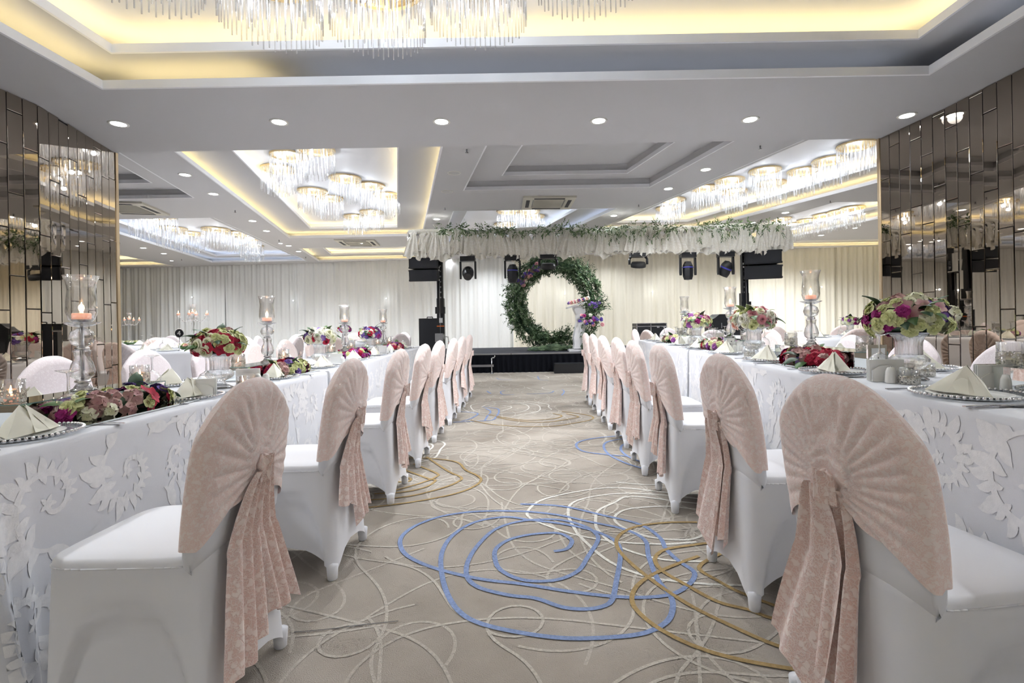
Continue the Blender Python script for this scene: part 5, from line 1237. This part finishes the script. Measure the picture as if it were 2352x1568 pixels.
# lifting masts
def mast(hh):
    m1 = MB().box((-.05, 0, hh / 2 + .6), (.025, .1, hh - 1.2)).box((.05, 0, hh / 2 + .6), (.025, .1, hh - 1.2)).box((0, .04, hh / 2 + .6), (.11, .02, hh - 1.2))
    dots = MB()
    for k in range(14): dots.box((0, .028, 1.4 + k * .11), (.03, .004, .03))
    ps = [part('inner_mast', m1, 'black', False), part('outer_mast', MB().box((0, .03, .85), (.15, .14, 1.5)), 'black', False), part('mast_holes', dots, 'grey_metal', False, kind='stuff'),
          part('winch', MB().box((-.02, -.09, .78), (.16, .12, .18)).tube((-.10, -.09, .80), (.08, -.09, .80), .06, .06, 14), 'grey_metal', False, subs=[part('crank', MB().path([(.08, -.09, .8), (.16, -.09, .8), (.18, -.12, .66), (.18, -.22, .66)], .01, 8), 'silver'), part('crank_grip', MB().tube((.18, -.20, .66), (.32, -.24, .66), .018), 'red')]),
          part('orange_band', MB().box((0, -.045, 1.02), (.152, .02, .02)), 'orange', False), part('label_plate', MB().box((.01, -.045, 1.14), (.07, .006, .10)), 'sticker', False), part('carriage', MB().box((0, -.03, 1.35), (.20, .10, .14)), 'black', False),
          part('cable', MB().path([(.0, -.08, .86), (.0, -.085, 1.35), (.0, -.06, hh - .1)], .004, 6), 'silver'), part('top_fork', MB().box((0, 0, hh - .02), (.18, .3, .05)), 'black', False), part('base_plate', MB().box((0, 0, .05), (.3, .3, .06)), 'black', False)]
    for k in range(4):
        a = pi / 4 + k * pi / 2; c_, s_ = cos(a), sin(a)
        ps.append(part('outrigger', MB().path([(.1 * c_, .1 * s_, .07), (.7 * c_, .7 * s_, .07)], .022, 8).tube((.68 * c_, .68 * s_, 0.0), (.68 * c_, .68 * s_, .14), .012).tube((.68 * c_, .68 * s_, 0.0), (.68 * c_, .68 * s_, .012), .04), 'grey_metal', False))
    return ps
q = PY(1017, 700, TY + .3); MASTX = q.x; inst(mast(tz0 - .03), 'lifting_mast', 'black crank-up lifting mast carrying the left end of the truss', 'mast', (q.x, TY + .02, 0), 0)
q = PY(1697, 660, TY + .3); inst(mast(tz0 - .03), 'lifting_mast', 'black crank-up lifting mast carrying the right end of the truss', 'mast', (q.x, TY + .02, 0), 0)
# silver stabiliser leg with jack in front of the stage
q = PY(1125, 845, 10.3)
inst([part('beam', MB().box((-.30, 0, .17), (.62, .05, .045)), 'dark_silver', False), part('jack_screw', MB().tube((-.03, 0, .012), (-.03, 0, .33), .012), 'silver'), part('jack_handle', MB().path([(-.03, 0, .33), (.03, -.02, .34), (.045, -.02, .38)], .01, 8), 'silver'), part('jack_foot', MB().tube((-.03, 0, 0), (-.03, 0, .014), .045, .035, 16), 'silver')],
     'stabiliser_leg', 'silver stabiliser leg with screw jack on the carpet before the stage', 'stabiliser', (P(1133, 858)[0], P(1133, 858)[1], 0), 0)
# floor speaker, flight case, speaker stack
q = PY(975, 762, 10.3)
inst([part('cabinet', MB().prism([(-.20, 0), (.24, 0), (.24, .72), (-.20, .72)], lambda a, b, t: (a * (1 - .1 * (t > 0)), t, b), -.2, .2), 'black', False), part('grille', MB().box((.02, -.206, .36), (.40, .012, .66)), 'black_grille', False), part('handle', MB().path([(-.06, .0, .72), (-.06, 0, .75), (.06, 0, .75), (.06, 0, .72)], .01), 'black'), part('stand', MB().box((.02, 0, -.23), (.40, .36, .46)), 'black', False)],
     'floor_speaker', 'tall black loudspeaker box standing left of the left mast', 'speaker', (q.x, 10.9, .47), 0)
q = PY(1506, 770, 11.4)
cs = MB(); 
inst([part('body', MB().box((0, 0, .28), (.70, .5, .46)), 'black', False), part('lid', MB().box((0, 0, .55), (.70, .5, .07)), 'black', False), part('metal_edge', MB().box((-.345, -.25, .3), (.02, .012, .56)).box((.345, -.25, .3), (.02, .012, .56)).box((-.02, -.25, .3), (.02, .012, .56)).box((0, -.25, .515), (.7, .012, .02)).box((0, -.25, .582), (.7, .012, .015)).box((0, 0, .588), (.70, .5, .006)), 'silver', False), part('latch', MB().box((.15, -.258, .50), (.06, .012, .05)), 'silver', False)],
     'flight_case', 'black flight case with silver edges on the stage right of the wreath', 'case', (q.x, 12.0, sz + .002), .0)
q = PY(1705, 765, 11.2)
inst([part('lower_cabinet', MB().box((0, 0, .4), (1.15, .5, .8)), 'black', False), part('upper_cabinet', MB().prism([(-.58, .80), (.58, .80), (.58, 1.12), (.50, 1.18), (-.40, 1.18), (-.50, 1.10), (-.58, 1.06)], lambda a, b, t: (a, t, b), -.24, .24), 'black', False), part('grille', MB().box((0, -.256, .4), (1.05, .012, .7)), 'black_grille', False), part('badge', MB().box((-.36, -.25, .92), (.015, .004, .12)), 'grey_metal', False)],
     'subwoofer_stack', 'wide black speaker stack behind the right mast', 'speaker', (q.x, 11.7, .0), 0)
print('objects', len(COL.objects))
